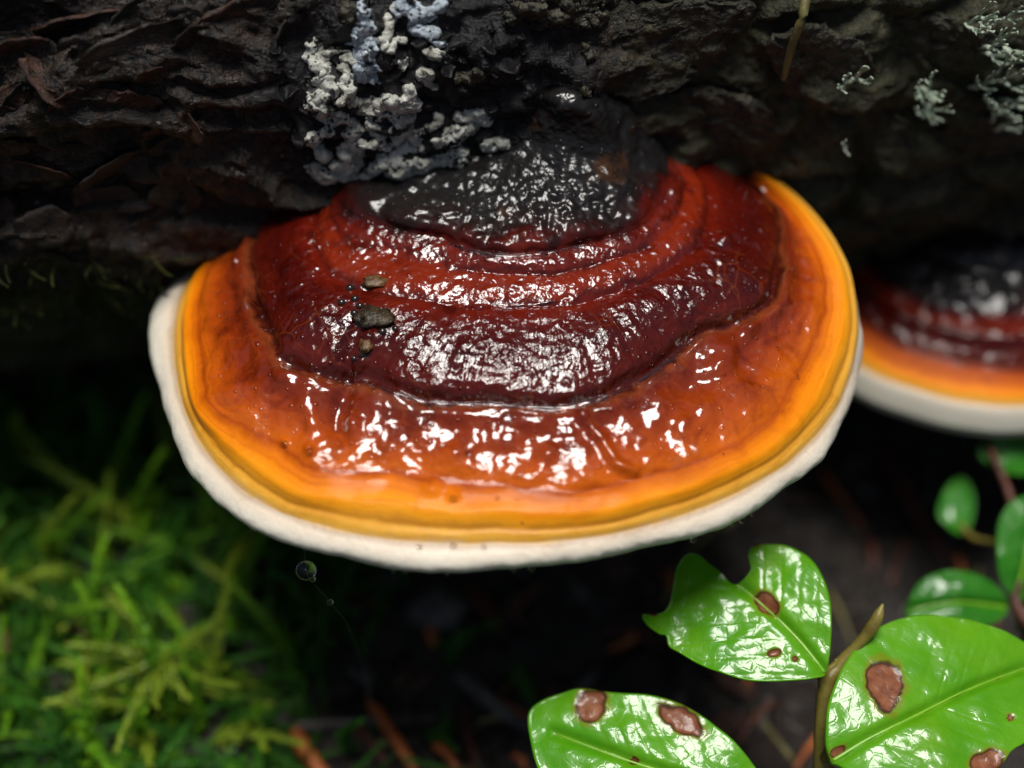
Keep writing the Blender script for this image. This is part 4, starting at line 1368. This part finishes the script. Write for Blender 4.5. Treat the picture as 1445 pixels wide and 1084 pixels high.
SH = [moss_shoot('s', L, n, b_, i, ll, lw) for i, (L, n, b_, ll, lw) in enumerate([(1.1, 60, .5, .17, .055), (.9, 50, .8, .15, .05), (1.3, 70, .3, .16, .05), (1.0, 60, 1.0, .18, .06)])]
SHM = [py_mesh('moss_shoot', *s) for s in SH]
mr_ = random.Random(21)
cnt = 0
MOSSREG = []
while cnt < 110:
    px, py = mr_.uniform(-80, 500), mr_.uniform(640, 1120)
    if mr_.random() > math.exp(-max(0, px - 330) / 90) * math.exp(-max(0, 700 - py) / 60): continue
    p, n = cast(BG, px, py)
    if p is None: continue
    me = SHM[cnt % 4]
    o = bpy.data.objects.new('moss_shoot', me); COL.objects.link(o)
    if len(me.materials) == 0: me.materials.append(M['moss'])
    yel = mr_.random() < .3
    o.material_slots[0].link = 'OBJECT'; o.material_slots[0].material = M['moss_yellow' if yel else 'moss']
    s = mr_.uniform(.75, 1.35)
    o.matrix_world = Matrix.Translation(p - Vector((0, 0, .06))) @ Matrix.Rotation(mr_.uniform(0, 6.28), 4, 'Z') @ Matrix.Rotation(mr_.uniform(-.2, .7), 4, 'Y') @ Matrix.Diagonal((s, s, s, 1))
    tag(o, 'yellow-green moss shoot rising from the mossy ground beneath the fungus' if yel else 'green feathery moss shoot rising from the mossy ground beneath the fungus', 'moss shoot', 'yellow-green moss shoots' if yel else 'green moss shoots')
    cnt += 1
# star of long pale shoots
star = at_z(np.array(225.), np.array(930.), -3.15)
g_ = BG.ray_cast(Vector(star), Vector((0, 0, -1)))[0]
tuft = thing('moss_tuft', g_, 'star-shaped tuft of long pale yellow-green shoots over the moss', 'moss tuft')
for (tx, ty, dz) in [(60, 985, .1), (150, 1060, .15), (205, 1000, .35), (252, 990, .3), (325, 880, .3), (170, 835, .25), (100, 900, .2), (330, 980, .1)]:
    e = at_z(np.array(float(tx)), np.array(float(ty)), -3.15 + dz)
    v = Vector(e - star); L = v.length
    Vs, Q, T = moss_shoot('s', 1.0, 60, .1, tx, .13, .045)
    me = py_mesh('moss_shoot', Vs * np.array([1, 1, 1]), Q, T); me.materials.append(M['moss_yellow'])
    o = obj('shoot', me, None, tuft)
    root_p = Vector(star)
    o.matrix_basis = Matrix.Translation(root_p) @ v.to_track_quat('Z', 'Y').to_matrix().to_4x4() @ Matrix.Diagonal((1, 1, L, 1))
obj('stem', tube('stem', spline([np.array(g_) - [0, 0, .1], (np.array(g_) + star) / 2 + [.06, 0, 0], star + [0, 0, .03]], 12), .03, seg=6), M['moss_yellow'], tuft)
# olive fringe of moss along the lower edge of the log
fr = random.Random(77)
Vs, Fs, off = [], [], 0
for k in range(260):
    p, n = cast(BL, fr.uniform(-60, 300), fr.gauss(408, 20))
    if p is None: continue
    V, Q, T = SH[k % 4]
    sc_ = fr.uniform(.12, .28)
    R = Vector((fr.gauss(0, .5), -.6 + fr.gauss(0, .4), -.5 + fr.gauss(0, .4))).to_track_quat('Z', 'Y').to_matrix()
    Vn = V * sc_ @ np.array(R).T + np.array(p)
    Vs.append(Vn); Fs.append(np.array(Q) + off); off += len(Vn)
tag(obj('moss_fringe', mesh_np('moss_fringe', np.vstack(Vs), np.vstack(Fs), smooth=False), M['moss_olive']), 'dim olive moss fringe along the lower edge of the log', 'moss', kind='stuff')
# carpet
Vs, Fs, off = [], [], 0
for k in range(2600):
    x, y = mr_.uniform(-12, 1.0), mr_.uniform(-5, 3.4)
    dens = math.exp(-max(0, x + 2.3) / .6)
    if mr_.random() > dens: continue
    z = float(ground_z(np.array(x), np.array(y)))
    V, Q, T = SH[k % 4]
    s = mr_.uniform(.45, 1.0)
    R = (Matrix.Rotation(mr_.uniform(0, 6.28), 3, 'Z') @ Matrix.Rotation(mr_.uniform(-.2, .9), 3, 'Y'))
    Vn = V * s @ np.array(R).T + np.array([x, y, z - .05])
    nl = 62
    Vs.append(Vn); Fs.append(np.array(Q) + off); off += len(Vn)
moss = obj('moss_carpet', mesh_np('moss_carpet', np.vstack(Vs), np.vstack(Fs), smooth=False), M['moss_deep'])
tag(moss, 'dense deep green moss carpet on the ground left of the fungus', 'moss', kind='stuff')

# ------------------------------------------------------------------ litter on the ground
def ground_hit(px, py):
    return cast(BG, px, py)[0]


def stick(px0, py0, px1, py1, r, mt, name, label, cat, group=None, lift=0.03, lift1=None):
    a_, b_ = ground_hit(px0, py0), ground_hit(px1, py1)
    if a_ is None or b_ is None: return
    a_ = a_ + Vector((0, 0, lift)); b_ = b_ + Vector((0, 0, lift if lift1 is None else lift1))
    mid = (a_ + b_) / 2 + Vector((random.uniform(-.05, .05), random.uniform(-.05, .05), .03))
    o = obj(name, tube(name, spline([np.array(a_), np.array(mid), np.array(b_)], 16), r * np.interp(np.linspace(0, 1, 16), [0, .12, .8, 1], [.25, 1, .7, .12]), seg=8, lump=.4, lfreq=3, seed=px0), M[mt])
    tag(o, label, cat, group)


stick(640, 950, 765, 1045, .10, 'twig', 'twig', 'grey twig lying slanted on the dark soil below the fungus', 'twig')
stick(735, 1050, 850, 940, .07, 'twig', 'twig', 'thin grey twig crossing the slanted grey twig', 'twig')
stick(380, 1030, 620, 1015, .06, 'twig', 'twig', 'straight thin dark twig beside the orange needle', 'twig')
stick(655, 825, 720, 905, .08, 'twig_red', 'twig', 'reddish twig on the soil under the middle of the fungus', 'twig')
stick(715, 880, 775, 815, .07, 'twig_red', 'twig', 'reddish brown twig meeting the other reddish twig', 'twig')
stick(1235, 620, 1345, 810, .08, 'twig_red', 'twig', 'long dark red twig below the small blurred fungus', 'twig')
stick(520, 998, 600, 1125, .07, 'needle', 'needle', 'broad orange-brown needle pointing up beside the straight thin twig', 'needle', lift=.12, lift1=.2)
stick(415, 1035, 490, 1140, .10, 'needle', 'needle', 'widest orange-brown needle, at the edge of the moss', 'needle', lift=.1, lift1=.15)
stick(612, 1060, 650, 1110, .06, 'needle', 'needle', 'short reddish brown needle between the twigs', 'needle', lift=.15, lift1=.2)
stick(-10, 880, 20, 950, .14, 'twig_red', 'twig', 'stubby red-brown twig at the mossy ground', 'twig', lift=.3)
stick(75, 880, 135, 930, .045, 'twig_red', 'needle', 'small red-brown needle lying in the moss', 'needle', lift=.35)
stick(600, 880, 612, 925, .07, 'needle', 'needle', 'small dark orange needle under the front of the rim', 'needle')
lr = random.Random(5)
for q in range(90):
    px, py = lr.uniform(400, 1445), lr.uniform(640, 1100)
    an = lr.uniform(0, 6.28); l = lr.uniform(30, 110)
    mt = lr.choice(['twig', 'twig', 'twig_red', 'needle_pale', 'twig', 'needle'])
    stick(px, py, px + l * math.cos(an), py + l * math.sin(an), lr.uniform(.02, .06), mt, 'twig', 'small dark twig strewn over the soil under the fungus', 'twig', 'strewn small twigs')
# dead leaf scraps and bark chips
for q in range(40):
    px, py = lr.uniform(430, 1300), lr.uniform(700, 1084)
    p, n = cast(BG, px, py)
    me = flake_mesh('bark_chip', 1, .6, .05, .3, 60 + q, 8, 6)
    o = obj('bark_chip', me, M[lr.choice(['flake', 'flake_red', 'flake_grey', 'flake'])])
    s = lr.uniform(.12, .4)
    o.matrix_world = Matrix.Translation(p + Vector((0, 0, .03))) @ Matrix.Rotation(lr.uniform(0, 6.28), 4, 'Z') @ Matrix.Rotation(lr.uniform(-.3, .3), 4, 'X') @ Matrix.Diagonal((s, s, s, 1))
    tag(o, 'dark bark chip lying on the soil under the fungus', 'bark chip', 'bark chips on the soil')
p, n = cast(BG, 610, 865)
o = obj('pale_pebble', lump_mesh('pale_pebble', (.34, .26, .2), .5, 1.3, 9), M['twig'])
o.matrix_world = Matrix.Translation(p + Vector((0, 0, .05)))
tag(o, 'grey pebble on the soil below the front of the rim', 'pebble')
Vs, Fs, off = [], [], 0
for k in range(3500):
    x, y = lr.uniform(-9, 9), lr.uniform(-6, 5)
    V, F = ICO2
    s = lr.uniform(.03, .12)
    Vn = V * (1 + .5 * fbm(V * 1.7 + k, 2))[:, None] * s * np.array([lr.uniform(.7, 1.5), lr.uniform(.7, 1.3), .7])
    Vn = Vn + np.array([x, y, float(ground_z(np.array(x), np.array(y))) + .01])
    Vs.append(Vn); Fs.append(F + off); off += len(V)
so = obj('soil_grains', mesh_np('soil_grains', np.vstack(Vs), np.vstack(Fs)), M['soil'])
tag(so, 'loose dark soil grains covering the ground', 'soil', kind='stuff')
